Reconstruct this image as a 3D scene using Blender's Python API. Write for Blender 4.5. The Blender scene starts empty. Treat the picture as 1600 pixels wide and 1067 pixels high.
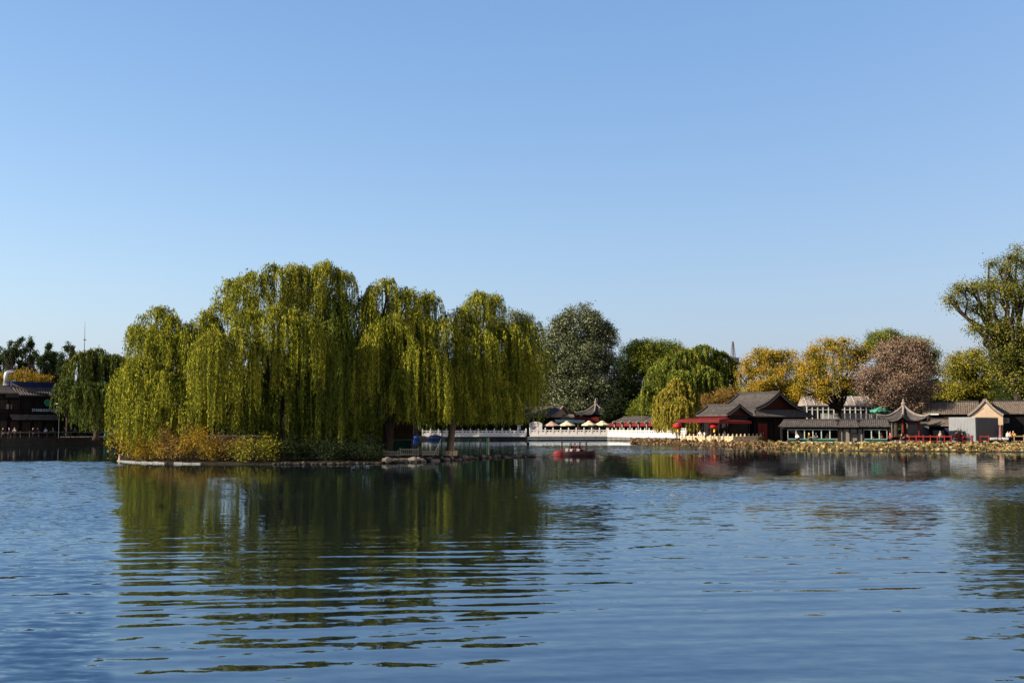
import bpy, bmesh, math, random
import numpy as np
from mathutils import Vector, Matrix

random.seed(7)
RNG = np.random.default_rng(11)
R = math.radians
sc = bpy.context.scene
COL = sc.collection

# ------------------------------------------------------------------ camera maths
FPX = 1778.0            # focal length in pixels of the 1600 px wide frame
CAM_H = 2.85
PITCH = math.atan(134.5 / FPX)
CP, SP = math.cos(PITCH), math.sin(PITCH)

def at(px, py, Y):
    """world point seen at (px,py) of the photograph at distance Y"""
    u = (px - 800.0) / FPX; v = (533.5 - py) / FPX
    dy = CP - v * SP; dz = SP + v * CP
    k = Y / dy
    return Vector((u * k, Y, CAM_H + dz * k))

def atz(px, Y, z):
    u = (px - 800.0) / FPX
    return Vector((u * (Y * CP + (z - CAM_H) * SP), Y, z))

def wD(py):
    return CAM_H * FPX / (py - 668.0)

def m(pxlen, Y):
    return pxlen * Y / FPX

# ------------------------------------------------------------------ materials
MATS = {}
ALB = .7      # common factor on the base colours below
def newmat(name):
    mt = bpy.data.materials.new(name); mt.use_nodes = True
    nt = mt.node_tree; nt.nodes.clear()
    out = nt.nodes.new('ShaderNodeOutputMaterial')
    MATS[name] = mt
    return mt, nt, out

def solid(name, col, rough=0.8, var=0.25, scale=3.0, metal=0.0, spec=0.05, bump=0.0, stretch=None, second=None):
    mt, nt, out = newmat(name)
    b = nt.nodes.new('ShaderNodeBsdfPrincipled')
    b.inputs['Roughness'].default_value = rough
    b.inputs['Metallic'].default_value = metal
    b.inputs['Specular IOR Level'].default_value = spec
    tc = nt.nodes.new('ShaderNodeTexCoord')
    mp = nt.nodes.new('ShaderNodeMapping')
    if stretch: mp.inputs['Scale'].default_value = stretch
    nt.links.new(tc.outputs['Object'], mp.inputs['Vector'])
    n = nt.nodes.new('ShaderNodeTexNoise'); n.inputs['Scale'].default_value = scale
    n.inputs['Detail'].default_value = 5; n.inputs['Roughness'].default_value = 0.65
    nt.links.new(mp.outputs['Vector'], n.inputs['Vector'])
    cr = nt.nodes.new('ShaderNodeValToRGB')
    c0 = [max(0, c * ALB * (1 - var)) for c in col]; c1 = [min(1, c * ALB * (1 + var)) for c in (second or col)]
    cr.color_ramp.elements[0].position = 0.3; cr.color_ramp.elements[1].position = 0.7
    cr.color_ramp.elements[0].color = (*c0, 1); cr.color_ramp.elements[1].color = (*c1, 1)
    nt.links.new(n.outputs['Fac'], cr.inputs['Fac'])
    nt.links.new(cr.outputs['Color'], b.inputs['Base Color'])
    if bump:
        bp = nt.nodes.new('ShaderNodeBump'); bp.inputs['Strength'].default_value = bump
        bp.inputs['Distance'].default_value = 0.05
        nt.links.new(n.outputs['Fac'], bp.inputs['Height']); nt.links.new(bp.outputs['Normal'], b.inputs['Normal'])
    nt.links.new(b.outputs['BSDF'], out.inputs['Surface'])
    return mt

def leaf(name, cols, trans=0.35, patch=0.25, patch_scale=0.35, streak=None):
    """foliage: colour picked per leaf from a ramp and drifting in patches over the crown"""
    mt, nt, out = newmat(name)
    g = nt.nodes.new('ShaderNodeNewGeometry')
    tc = nt.nodes.new('ShaderNodeTexCoord')
    n = nt.nodes.new('ShaderNodeTexNoise'); n.inputs['Scale'].default_value = patch_scale; n.inputs['Detail'].default_value = 2
    mp = nt.nodes.new('ShaderNodeMapping'); nt.links.new(tc.outputs['Object'], mp.inputs[0])
    if streak: mp.inputs['Scale'].default_value = streak; n.inputs['Detail'].default_value = 3
    nt.links.new(mp.outputs[0], n.inputs['Vector'])
    mx = nt.nodes.new('ShaderNodeMath'); mx.operation = 'MULTIPLY_ADD'
    nt.links.new(n.outputs['Fac'], mx.inputs[0]); mx.inputs[1].default_value = 2.2 * patch
    mul = nt.nodes.new('ShaderNodeMath'); mul.operation = 'MULTIPLY_ADD'
    nt.links.new(g.outputs['Random Per Island'], mul.inputs[0]); mul.inputs[1].default_value = 1 - patch * 0.6; mul.inputs[2].default_value = -0.85 * patch
    nt.links.new(mul.outputs[0], mx.inputs[2])
    cr = nt.nodes.new('ShaderNodeValToRGB')
    el = cr.color_ramp.elements
    while len(el) > 1: el.remove(el[-1])
    for i, c in enumerate(cols):
        p = i / max(1, len(cols) - 1)
        e = el[0] if i == 0 else el.new(p)
        e.position = p; e.color = (*[q * ALB for q in c], 1)
    nt.links.new(mx.outputs[0], cr.inputs['Fac'])
    d = nt.nodes.new('ShaderNodeBsdfDiffuse'); t = nt.nodes.new('ShaderNodeBsdfTranslucent')
    ms = nt.nodes.new('ShaderNodeMixShader'); ms.inputs['Fac'].default_value = trans
    nt.links.new(cr.outputs['Color'], d.inputs['Color']); nt.links.new(cr.outputs['Color'], t.inputs['Color'])
    nt.links.new(d.outputs[0], ms.inputs[1]); nt.links.new(t.outputs[0], ms.inputs[2])
    nt.links.new(ms.outputs[0], out.inputs['Surface'])
    return mt

def emit(name, col, s):
    mt, nt, out = newmat(name)
    e = nt.nodes.new('ShaderNodeEmission'); e.inputs['Color'].default_value = (*col, 1); e.inputs['Strength'].default_value = s
    nt.links.new(e.outputs[0], out.inputs['Surface']); return mt

solid('bark', (0.035, 0.027, 0.021), 0.9, 0.4, 6, bump=0.5, stretch=(1, 1, .25))
solid('pale_bark', (0.12, 0.085, 0.06), 0.9, 0.4, 5, bump=0.5, stretch=(1, 1, .25))
solid('soil', (0.016, 0.013, 0.009), 0.95, 0.5, 1.2)
solid('land', (0.06, 0.052, 0.04), 0.95, 0.4, .6)
solid('paving', (0.21, 0.2, 0.185), 0.9, 0.25, 1.0)
solid('tile', (0.064, 0.056, 0.052), 0.75, 0.42, 1.8, stretch=(1, 1, .6))
solid('brown_tile', (0.1, 0.078, 0.062), 0.8, 0.45, 1.8, stretch=(1, 1, .6))
solid('ridge_tile', (0.035, 0.031, 0.03), 0.8, 0.35, 2.5)
solid('pale_ridge', (0.17, 0.14, 0.125), 0.8, 0.3, 2.5)
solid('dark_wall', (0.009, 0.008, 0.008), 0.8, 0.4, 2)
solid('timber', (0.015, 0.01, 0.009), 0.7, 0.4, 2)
solid('red_paint', (0.1, 0.012, 0.012), 0.55, 0.3, 2)
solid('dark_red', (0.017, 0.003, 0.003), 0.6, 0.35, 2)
solid('bright_red', (0.26, 0.014, 0.014), 0.5, 0.2, 2)
solid('awning_red', (0.105, 0.012, 0.012), 0.7, 0.25, 1.5)
solid('rail_red', (0.26, 0.035, 0.028), 0.5, 0.2, 4)
solid('white_stone', (0.46, 0.43, 0.405), 0.7, 0.12, 2)
solid('beige_stone', (0.36, 0.28, 0.18), 0.85, 0.3, 3)
solid('beige_plaster', (0.34, 0.25, 0.175), 0.85, 0.12, 1.5)
solid('grey_plaster', (0.16, 0.145, 0.125), 0.85, 0.15, 1.5)
solid('white_paint', (0.4, 0.4, 0.39), 0.6, 0.06, 2)
solid('green_paint', (0.01, 0.055, 0.04), 0.6, 0.3, 2)
solid('teal', (0.012, 0.1, 0.1), 0.6, 0.25, 2)
solid('tarp_green', (0.05, 0.2, 0.15), 0.6, 0.35, 1.5)
solid('pale_green', (0.3, 0.36, 0.31), 0.7, 0.15, 1.5)
solid('cream_canvas', (0.5, 0.42, 0.28), 0.8, 0.1, 2)
solid('pink_canvas', (0.32, 0.22, 0.17), 0.8, 0.12, 2)
solid('maroon_canvas', (0.17, 0.07, 0.075), 0.8, 0.25, 2)
solid('steel', (0.4, 0.42, 0.44), 0.4, 0.12, 2, metal=0.6, spec=.5)
solid('grey_steel', (0.15, 0.155, 0.165), 0.55, 0.08, 1.2, spec=.4)
solid('black_metal', (0.02, 0.02, 0.022), 0.5, 0.2, 3)
solid('dark_steel', (0.022, 0.022, 0.024), 0.5, 0.2, 3, spec=.4)
solid('wood', (0.3, 0.2, 0.12), 0.75, 0.35, 3, stretch=(4, 4, .5))
solid('olive_wood', (0.045, 0.034, 0.018), 0.8, 0.25, 1.5)
solid('shade_rock', (0.03, 0.026, 0.022), 0.6, 0.5, 4, bump=.6)  # rock colour with the willow shade of the island front put in
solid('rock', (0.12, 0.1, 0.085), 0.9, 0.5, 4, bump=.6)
solid('concrete', (0.14, 0.137, 0.13), 0.85, 0.3, 2.5)
solid('quay', (0.022, 0.021, 0.02), 0.9, 0.4, 1.4)
solid('boat_red', (0.12, 0.022, 0.022), 0.3, 0.15, 2, spec=.08)
solid('boat_dark', (0.02, 0.007, 0.008), 0.35, 0.25, 2, spec=.08)
solid('boat_black', (0.016, 0.017, 0.02), 0.4, 0.3, 2, spec=.08)
solid('blue_cover', (0.012, 0.035, 0.2), 0.5, 0.3, 2)
solid('navy', (0.012, 0.018, 0.06), 0.5, 0.3, 2)
solid('skin', (0.52, 0.31, 0.22), 0.6, 0.08, 5)
solid('hair_black', (0.012, 0.01, 0.01), 0.6, 0.3, 9)
solid('hair_grey', (0.5, 0.48, 0.46), 0.6, 0.15, 9)
solid('orange_canvas', (0.5, 0.2, 0.03), 0.8, 0.2, 2)
solid('glass_roof', (0.2, 0.17, 0.155), 0.5, 0.45, .8, stretch=(1.5, .3, 1))
solid('glass_far', (0.2, 0.33, 0.34), 0.2, 0.2, .3, spec=.8)
for k, c in dict(black=(.015, .015, .018), navy=(.02, .028, .07), white=(.72, .72, .72), grey=(.22, .22, .23), red=(.4, .035, .03),
                 yellow=(.75, .42, .015), pink=(.55, .25, .28), purple=(.22, .06, .2), denim=(.06, .09, .16), olive=(.09, .09, .05), tan=(.4, .3, .2)).items():
    solid('cloth_' + k, c, 0.85, 0.15, 6)
solid('sign_letters', (0.62, 0.68, 0.7), 0.5, 0.05, 2)
solid('roundel_green', (0.02, 0.2, 0.11), 0.5, 0.15, 2)
emit('lamp_glow', (1, .97, .9), 1.3)
emit('window_glow', (1, .9, .75), 0.35)

def glass_mat():
    mt, nt, out = newmat('glass')
    b = nt.nodes.new('ShaderNodeBsdfPrincipled')
    b.inputs['Base Color'].default_value = (0.008, 0.009, 0.01, 1); b.inputs['Roughness'].default_value = 0.25
    b.inputs['Specular IOR Level'].default_value = 0.06
    nt.links.new(b.outputs[0], out.inputs['Surface'])
glass_mat()

def net_mat():
    mt, nt, out = newmat('green_net')
    d = nt.nodes.new('ShaderNodeBsdfDiffuse'); d.inputs['Color'].default_value = (.03, .075, .05, 1)
    t = nt.nodes.new('ShaderNodeBsdfTransparent')
    tc = nt.nodes.new('ShaderNodeTexCoord'); n = nt.nodes.new('ShaderNodeTexNoise'); n.inputs['Scale'].default_value = 1.3
    mp = nt.nodes.new('ShaderNodeMapping'); mp.inputs['Scale'].default_value = (2.5, 2.5, .2)
    nt.links.new(tc.outputs['Object'], mp.inputs[0]); nt.links.new(mp.outputs[0], n.inputs['Vector'])
    r = nt.nodes.new('ShaderNodeMapRange'); r.inputs[1].default_value = .3; r.inputs[2].default_value = .7; r.inputs[3].default_value = .08; r.inputs[4].default_value = .4
    nt.links.new(n.outputs['Fac'], r.inputs[0])
    ms = nt.nodes.new('ShaderNodeMixShader'); nt.links.new(r.outputs[0], ms.inputs['Fac'])
    nt.links.new(d.outputs[0], ms.inputs[2]); nt.links.new(t.outputs[0], ms.inputs[1])
    nt.links.new(ms.outputs[0], out.inputs['Surface'])
net_mat()

leaf('willow_leaf', [(0.022, 0.036, 0.007), (0.085, 0.1, 0.013), (0.26, 0.25, 0.026), (0.42, 0.36, 0.034)], .14, .75, 1.0, (2.4, 2.4, .22))
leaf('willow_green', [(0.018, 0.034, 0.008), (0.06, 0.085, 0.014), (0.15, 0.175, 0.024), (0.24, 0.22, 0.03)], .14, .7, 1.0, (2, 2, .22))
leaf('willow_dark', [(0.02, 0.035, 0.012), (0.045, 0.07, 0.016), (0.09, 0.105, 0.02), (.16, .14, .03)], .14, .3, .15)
leaf('willow_ochre', [(0.06, 0.065, 0.012), (0.16, 0.14, 0.022), (0.3, 0.23, 0.032), (0.2, 0.2, 0.035)], .14, .5, 1.0, (1.5, 1.5, .25))
leaf('poplar_leaf', [(0.016, 0.024, 0.01), (0.04, 0.052, 0.022), (0.12, 0.135, 0.062), (0.34, 0.35, 0.24)], .06, .3, .35)
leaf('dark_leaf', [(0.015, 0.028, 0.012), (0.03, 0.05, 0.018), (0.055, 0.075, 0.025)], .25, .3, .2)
leaf('elm_leaf', [(0.018, 0.028, 0.007), (0.06, 0.07, 0.012), (0.16, 0.15, 0.026), (0.27, 0.22, 0.045)], .1, .6, .3)
leaf('green_leaf', [(0.018, 0.034, 0.007), (0.055, 0.08, 0.012), (0.14, 0.155, 0.02), (0.24, 0.19, 0.028)], .1, .5, .3)
leaf('yellow_leaf', [(0.035, 0.042, 0.009), (0.1, 0.098, 0.014), (0.22, 0.17, 0.018), (0.33, 0.2, 0.017), (0.31, 0.16, 0.018), (0.18, 0.11, 0.018)], .1, .85, .5)
leaf('willow_mid', [(0.018, 0.03, 0.008), (0.065, 0.088, 0.015), (0.16, 0.175, 0.026), (0.26, 0.23, 0.036)], .14, .65, 1.0, (1.2, 1.2, .2))
leaf('brown_leaf', [(0.04, 0.026, 0.019), (0.11, 0.072, 0.05), (0.25, 0.168, 0.125), (0.1, 0.082, 0.03)], .06, .85, .55)
leaf('shade_dark_leaf', [(0.007, 0.012, 0.006), (0.014, 0.022, 0.009), (0.03, 0.035, 0.014)], .1, .3, .3)  # near-black greens: willow shade put into the shrubs' leaf colour
leaf('orange_leaf', [(0.08, 0.04, 0.01), (0.22, 0.12, 0.014), (0.34, 0.2, 0.02), (0.16, 0.15, 0.02), (0.3, 0.24, 0.03)], .2, .45, .6)
leaf('rust_leaf', [(0.07, 0.045, 0.016), (0.16, 0.1, 0.03), (0.28, 0.16, 0.04), (0.14, 0.13, 0.03)], .2, .5, .6)
leaf('olive_leaf', [(0.025, 0.034, 0.007), (0.08, 0.085, 0.012), (0.21, 0.18, 0.022), (0.33, 0.26, 0.035)], .1, .5, .35)
leaf('lotus_leaf', [(0.035, 0.03, 0.014), (0.13, 0.085, 0.03), (0.3, 0.22, 0.075), (0.07, 0.08, 0.02), (0.36, 0.28, 0.15), (0.05, 0.028, 0.018), (0.22, 0.12, 0.06), (0.16, 0.16, 0.05)], .12, .1, .4)
leaf('lotus_brown', [(0.05, 0.032, 0.02), (0.13, 0.075, 0.045), (0.22, 0.13, 0.075), (0.08, 0.07, 0.02), (0.24, 0.165, 0.095)], .12, .1, .4)
leaf('burgundy_leaf', [(0.02, 0.006, 0.008), (0.04, 0.01, 0.014), (0.06, 0.02, 0.02)], .2, .3, .5)

# ------------------------------------------------------------------ mesh helpers
def tag(o, label=None, cat=None, group=None, kind=None):
    if label: o['label'] = label
    if cat: o['category'] = cat
    if group: o['group'] = group
    if kind: o['kind'] = kind
    return o

def thing(name, label, cat, loc=(0, 0, 0), rz=0.0, group=None):
    o = bpy.data.objects.new(name, None); COL.objects.link(o)
    o.empty_display_size = .3
    o.location = loc; o.rotation_euler = (0, 0, rz)
    return tag(o, label, cat, group)

def link(name, me, mat, parent=None):
    o = bpy.data.objects.new(name, me); COL.objects.link(o)
    if mat:
        me.materials.clear(); me.materials.append(MATS[mat])
    if parent: o.parent = parent
    return o

def dup(root):
    c = root.copy(); COL.objects.link(c)
    for ch in root.children:
        d = ch.copy(); COL.objects.link(d); d.parent = c
        for g in ch.children:
            e = g.copy(); COL.objects.link(e); e.parent = d
    return c

class MB:
    def __init__(s): s.v = []; s.f = []
    def add(s, vs, fs):
        n = len(s.v); s.v += [tuple(p) for p in vs]; s.f += [tuple(i + n for i in f) for f in fs]; return s
    def box(s, c, d, rz=0.0, taper=1.0):
        x, y, z = d[0] / 2, d[1] / 2, d[2] / 2
        cs, sn = math.cos(rz), math.sin(rz)
        vs = []
        for dz, k in ((-z, 1), (z, taper)):
            for dx, dy in ((-x, -y), (x, -y), (x, y), (-x, y)):
                vs.append((c[0] + (dx * cs - dy * sn) * k, c[1] + (dx * sn + dy * cs) * k, c[2] + dz))
        return s.add(vs, [(3, 2, 1, 0), (4, 5, 6, 7), (0, 1, 5, 4), (1, 2, 6, 5), (2, 3, 7, 6), (3, 0, 4, 7)])
    def box2(s, a, b):
        return s.box([(a[i] + b[i]) / 2 for i in range(3)], [abs(b[i] - a[i]) for i in range(3)])
    def beam(s, p, q, w, h):
        """bar of width w, height h from p to q"""
        p, q = Vector(p), Vector(q); d = (q - p)
        dn = d.normalized(); up = Vector((0, 0, 1))
        if abs(dn.z) > .95: up = Vector((0, 1, 0))
        sd = dn.cross(up).normalized(); up = sd.cross(dn).normalized()
        vs = []
        for e in (p, q):
            for a, b in ((-1, -1), (1, -1), (1, 1), (-1, 1)):
                vs.append(e + sd * a * w / 2 + up * b * h / 2)
        return s.add(vs, [(0, 1, 2, 3), (7, 6, 5, 4), (0, 4, 5, 1), (1, 5, 6, 2), (2, 6, 7, 3), (3, 7, 4, 0)])
    def tube(s, pts, rad, n=8):
        pts = [Vector(p) for p in pts]
        if not hasattr(rad, '__len__'): rad = [rad] * len(pts)
        rings = []; base = len(s.v)
        prev = None
        for i, p in enumerate(pts):
            d = (pts[min(i + 1, len(pts) - 1)] - pts[max(i - 1, 0)]).normalized()
            if prev is None:
                a = d.orthogonal().normalized()
            else:
                a = (prev - d * prev.dot(d)).normalized()
            prev = a; b = d.cross(a)
            for k in range(n):
                t = 2 * math.pi * k / n
                s.v.append(tuple(p + (a * math.cos(t) + b * math.sin(t)) * rad[i]))
        for i in range(len(pts) - 1):
            for k in range(n):
                k2 = (k + 1) % n
                s.f.append((base + i * n + k, base + i * n + k2, base + (i + 1) * n + k2, base + (i + 1) * n + k))
        s.f.append(tuple(base + k for k in range(n))[::-1]); e = base + (len(pts) - 1) * n
        s.f.append(tuple(e + k for k in range(n)))
        return s
    def lathe(s, c, prof, n=16, caps=True):
        base = len(s.v)
        for r, z in prof:
            for k in range(n):
                t = 2 * math.pi * k / n
                s.v.append((c[0] + r * math.cos(t), c[1] + r * math.sin(t), c[2] + z))
        for i in range(len(prof) - 1):
            for k in range(n):
                k2 = (k + 1) % n
                s.f.append((base + i * n + k, base + i * n + k2, base + (i + 1) * n + k2, base + (i + 1) * n + k))
        if caps:
            s.f.append(tuple(base + k for k in range(n))[::-1]); e = base + (len(prof) - 1) * n
            s.f.append(tuple(e + k for k in range(n)))
        return s
    def prism(s, poly, axis, a, b):
        """poly of 2-d points extruded along axis ('x','y','z') from a to b"""
        def P(q, t):
            return {'x': (t, q[0], q[1]), 'y': (q[0], t, q[1]), 'z': (q[0], q[1], t)}[axis]
        n = len(poly)
        vs = [P(q, a) for q in poly] + [P(q, b) for q in poly]
        fs = [tuple(range(n))[::-1], tuple(range(n, 2 * n))] + [(i, (i + 1) % n, n + (i + 1) % n, n + i) for i in range(n)]
        return s.add(vs, fs)
    def grid(s, P):
        """P: (nu,nv,3) array"""
        nu, nv = len(P), len(P[0]); b = len(s.v)
        for i in range(nu):
            for j in range(nv): s.v.append(tuple(P[i][j]))
        for i in range(nu - 1):
            for j in range(nv - 1):
                s.f.append((b + i * nv + j, b + (i + 1) * nv + j, b + (i + 1) * nv + j + 1, b + i * nv + j + 1))
        return s
    def mesh(s, name, smooth=False, fix=True):
        me = bpy.data.meshes.new(name); me.from_pydata(s.v, [], s.f)
        if fix:
            bm = bmesh.new(); bm.from_mesh(me)
            bmesh.ops.recalc_face_normals(bm, faces=bm.faces); bm.to_mesh(me); bm.free()
        if smooth: me.polygons.foreach_set('use_smooth', [True] * len(me.polygons))
        me.update(); return me
    def build(s, name, mat, parent=None, smooth=False, fix=True):
        return link(name, s.mesh(name, smooth, fix), mat, parent)

def quads_mesh(name, V):
    """V: (n,4,3) array -> mesh of n separate quads"""
    n = len(V)
    me = bpy.data.meshes.new(name)
    me.vertices.add(n * 4); me.vertices.foreach_set('co', np.ascontiguousarray(V, dtype=np.float32).ravel())
    me.loops.add(n * 4); me.loops.foreach_set('vertex_index', np.arange(n * 4, dtype=np.int32))
    me.polygons.add(n); me.polygons.foreach_set('loop_start', np.arange(0, n * 4, 4, dtype=np.int32))
    me.update(calc_edges=True); me.validate()
    return me

def unit(a):
    return a / np.maximum(np.linalg.norm(a, axis=-1, keepdims=True), 1e-9)

def leaves(C, axis, L, W):
    """diamond leaves: centres (n,3), axes (n,3), lengths, widths"""
    n = len(C); axis = unit(axis)
    r = RNG.normal(size=(n, 3)); w = unit(np.cross(axis, r))
    a = axis * (np.asarray(L).reshape(-1, 1) / 2); b = w * (np.asarray(W).reshape(-1, 1) / 2)
    return np.stack([C - a, C + b - a * .1, C + a, C - b - a * .1], axis=1)

# ------------------------------------------------------------------ trees
def limb(mb, p, q, r0, r1, arch=0.15, n=6, wob=.04):
    p, q = Vector(p), Vector(q); d = q - p; L = d.length
    pts = []; rs = []
    for i in range(n + 1):
        t = i / n
        o = Vector((0, 0, 1)) * math.sin(t * math.pi * .85) * L * arch
        if 0 < i < n: o += Vector((random.gauss(0, 1), random.gauss(0, 1), 0)) * L * wob
        pts.append(p + d * t + o); rs.append(r0 + (r1 - r0) * t)
    mb.tube(pts, rs, 7)

def cascade(P, r, drop, density=1.0, lw=(.24, .06), zmin=None, step=None):
    """one umbrella of hanging willow strands: P top point, r radius, drop = length of the longest strands"""
    step = step or lw[0] * .42
    ncl = max(6, int(9 * r * r * density + 10 * r * density))
    out = []
    for _ in range(ncl):
        th = random.uniform(0, 2 * math.pi); rho = r * math.sqrt(random.random())
        if random.random() < .4: rho = r * random.uniform(.82, 1.12)
        s0 = np.array([P[0] + rho * math.cos(th), P[1] + rho * math.sin(th), P[2] - .55 * rho * rho / r + random.gauss(0, .12)])
        ln = drop * random.uniform(.3, 1.0) ** .8
        if random.random() < .12: ln *= 1.12
        ns = random.choice((2, 3, 4, 5, 6, 8, 10))
        outv = np.array([math.cos(th), math.sin(th), 0]) * (.25 + .5 * rho / r)
        for _s in range(ns):
            L = ln * random.uniform(.72, 1.05)
            k = max(4, int(L / step))
            s = np.sort(RNG.random(k)) * L
            st = s0 + RNG.normal(size=3) * [.13, .13, .12]
            pos = st + outv * (1 - np.exp(-s / .7))[:, None]
            pos[:, 2] += .18 * np.exp(-((s - .25) / .3) ** 2)
            pos[:, 2] -= np.maximum(0, s - .25)
            ph = random.uniform(0, 6.3)
            sway = .05 * np.sin(s * 1.1 + ph) + .02 * s * random.gauss(0, .6)
            pos[:, 0] += sway + RNG.normal(size=k) * .035; pos[:, 1] += RNG.normal(size=k) * .05
            ax = RNG.normal(size=(k, 3)) * .26; ax[:, 2] -= 1.0
            LL = lw[0] * RNG.uniform(.7, 1.4, k); WW = lw[1] * RNG.uniform(.7, 1.35, k) * (1 - .35 * s / max(L, .1))
            if zmin is not None:
                ok = pos[:, 2] > zmin + random.random() * .6
                if not ok.any(): continue
                pos, ax, LL, WW = pos[ok], ax[ok], LL[ok], WW[ok]
            out.append(leaves(pos, ax, LL, WW))
    # tufts on the dome itself so that the top is closed and ragged
    k = int(90 * r * r * density + 60)
    th = RNG.uniform(0, 6.283, k); rho = r * np.sqrt(RNG.random(k))
    pos = np.stack([P[0] + rho * np.cos(th), P[1] + rho * np.sin(th), P[2] - .5 * rho * rho / r + RNG.normal(size=k) * .22 - .1], 1)
    ax = np.stack([np.cos(th), np.sin(th), RNG.normal(size=k) * .6 - .4], 1) + RNG.normal(size=(k, 3)) * .5
    out.append(leaves(pos, ax, lw[0] * RNG.uniform(.7, 1.3, k), lw[1] * RNG.uniform(.8, 1.5, k)))
    return np.concatenate(out)

def willow(label, base, heads, mat, fork=3.5, tr=.4, group=None, dens=1.0, lw=(.24, .06), zmin=None, back=True, bark='bark', name='willow_tree', depth=4.0):
    """heads: (px, py_top, r_px, py_bottom, Y)"""
    base = Vector(base)
    root = thing(name, label, 'tree', base, 0, group)
    V = []; tb = MB()
    top = Vector((random.gauss(0, .3), random.gauss(0, .3), fork))
    tb.tube([(0, 0, -.3), (.03, .02, .3), top * .5 + Vector((.1, 0, 0)), top], [tr * 1.5, tr * 1.1, tr, tr * .9], 10)
    for (px, py, rp, pb, Y) in heads:
        P = at(px, py, Y); r = m(rp, Y); drop = m(pb - py, Y)
        V.append(cascade(P, r, drop, dens, lw, zmin))
        limb(tb, top, P - base - Vector((0, 0, .5)), tr * .5, .05, .12)
        for _ in range(3):
            a = random.uniform(0, 6.28); q = r * random.uniform(.15, .85)
            P3 = P + Vector((q * math.cos(a), q * math.sin(a), -.5 * q * q / r + random.uniform(.1, .55)))
            V.append(cascade(P3, max(.35, r * random.uniform(.22, .34)), drop * random.uniform(.25, .5), dens, lw, zmin))
            limb(tb, P - base - Vector((0, 0, .6)), P3 - base - Vector((0, 0, .1)), .06, .02, .1, 4)
        if back:
            P2 = P + Vector((random.gauss(0, .6), random.uniform(.9, 1.5) * depth, -abs(random.gauss(1.0, .7))))
            V.append(cascade(P2, r * 1.1, drop * .95, dens * .7, lw, zmin))
    tb.build('trunk', bark, root, True)
    A = np.concatenate(V) - np.array(base)
    link('crown', quads_mesh('crown', A), mat, root)
    return root

def crown_lobes(lobes, n_per_m2, leaf_s, clump=.45, per=14, droop=0.0, hollow=.5):
    """lobes: (centre, rx, ry, rz). leaf clumps in the outer part of each ellipsoid"""
    out = []; tips = []
    for (c, rx, ry, rz) in lobes:
        area = 4 * math.pi * ((rx * rz) ** 1.6 / 3 + (rx * ry) ** 1.6 / 3 + (ry * rz) ** 1.6 / 3) ** (1 / 1.6)
        n = max(8, int(area * n_per_m2))
        d = unit(RNG.normal(size=(n, 3)))
        rr = (hollow + (1 - hollow) * RNG.random(n) ** .6) * (1 + .14 * np.sin(d[:, 0] * 5 + c[0]) * np.cos(d[:, 2] * 6 + c[2]) + RNG.normal(size=n) * .06)
        cen = np.array(c) + d * np.array([rx, ry, rz]) * rr[:, None]
        keep = RNG.random(n) < np.clip(.62 + .5 * np.sin(cen[:, 0] * 1.7 + cen[:, 1]) * np.sin(cen[:, 2] * 1.9 + cen[:, 0] * .7), .25, 1)
        cen = cen[keep]; d = d[keep]
        tips += [Vector(x) for x in cen[::max(1, len(cen) // 10)]]
        k = per
        P = np.repeat(cen, k, axis=0) + RNG.normal(size=(len(cen) * k, 3)) * clump * np.array([1, 1, .75])
        ax = RNG.normal(size=P.shape) + np.repeat(d, k, axis=0) * .6; ax[:, 2] -= droop
        s = leaf_s * RNG.uniform(.6, 1.35, len(P))
        out.append(leaves(P, ax, s, s * .62))
    return np.concatenate(out), tips

def tree(name, label, basepx, Y, zb, lobes_px, mat, dens=1.0, leaf_s=.3, clump=.5, per=14, tr=.35, group=None, fork=None, bark='bark',
         droop=0.0, hollow=.5, cat='tree', stem='trunk', twigs=True):
    """lobes_px: (px, py, rx_px, ry_px, dY) ellipsoids in photo pixels at distance Y+dY"""
    base = atz(basepx, Y, zb)
    lobes = []
    for (px, py, rx, ry, dY) in lobes_px:
        c = at(px, py, Y + dY); rx_, rz_ = m(rx, Y), m(ry, Y)
        lobes.append((c, rx_, rx_ * .9, rz_))
        for _ in range(2):
            a = random.uniform(0, 6.28); e = random.uniform(-.3, 1)
            q = c + Vector((math.cos(a) * rx_ * .8, math.sin(a) * rx_ * .7, e * rz_ * .75)); f = random.uniform(.3, .5)
            lobes.append((q, rx_ * f, rx_ * f, max(rz_ * f, rx_ * f * .6)))
    root = thing(name, label, cat, base, 0, group)
    A, tips = crown_lobes(lobes, dens * .5, leaf_s * .68, clump * 1.3, int(per * 4), droop, hollow)
    tb = MB()
    low = min(l[0].z - l[3] for l in lobes); hi = max(l[0].z for l in lobes)
    zf = fork if fork is not None else max(.6, (low - zb) + .25 * (hi - low))
    cx = sum(l[0].x for l in lobes) / len(lobes); cy = sum(l[0].y for l in lobes) / len(lobes)
    top = Vector(((cx - base.x) * .25, (cy - base.y) * .25, zf))
    tb.tube([(0, 0, -.3), (0, 0, .25), top * .5 + Vector((tr * .3, 0, 0)), top], [tr * 1.5, tr * 1.1, tr * .95, tr * .8], 9)
    for (c, rx_, ry_, rz_) in lobes:
        q = c - base
        limb(tb, top, q, tr * .55, tr * .2, .06)
    if twigs:
        for t in tips:
            l = min(lobes, key=lambda l: (Vector(l[0]) - t).length)
            limb(tb, l[0] - base, t - base, tr * .18, .02, .03, 3)
    tb.build(stem, bark, root, True)
    link('crown' if cat == 'tree' else 'foliage', quads_mesh('crown', A - np.array(base)), mat, root)
    return root

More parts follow.
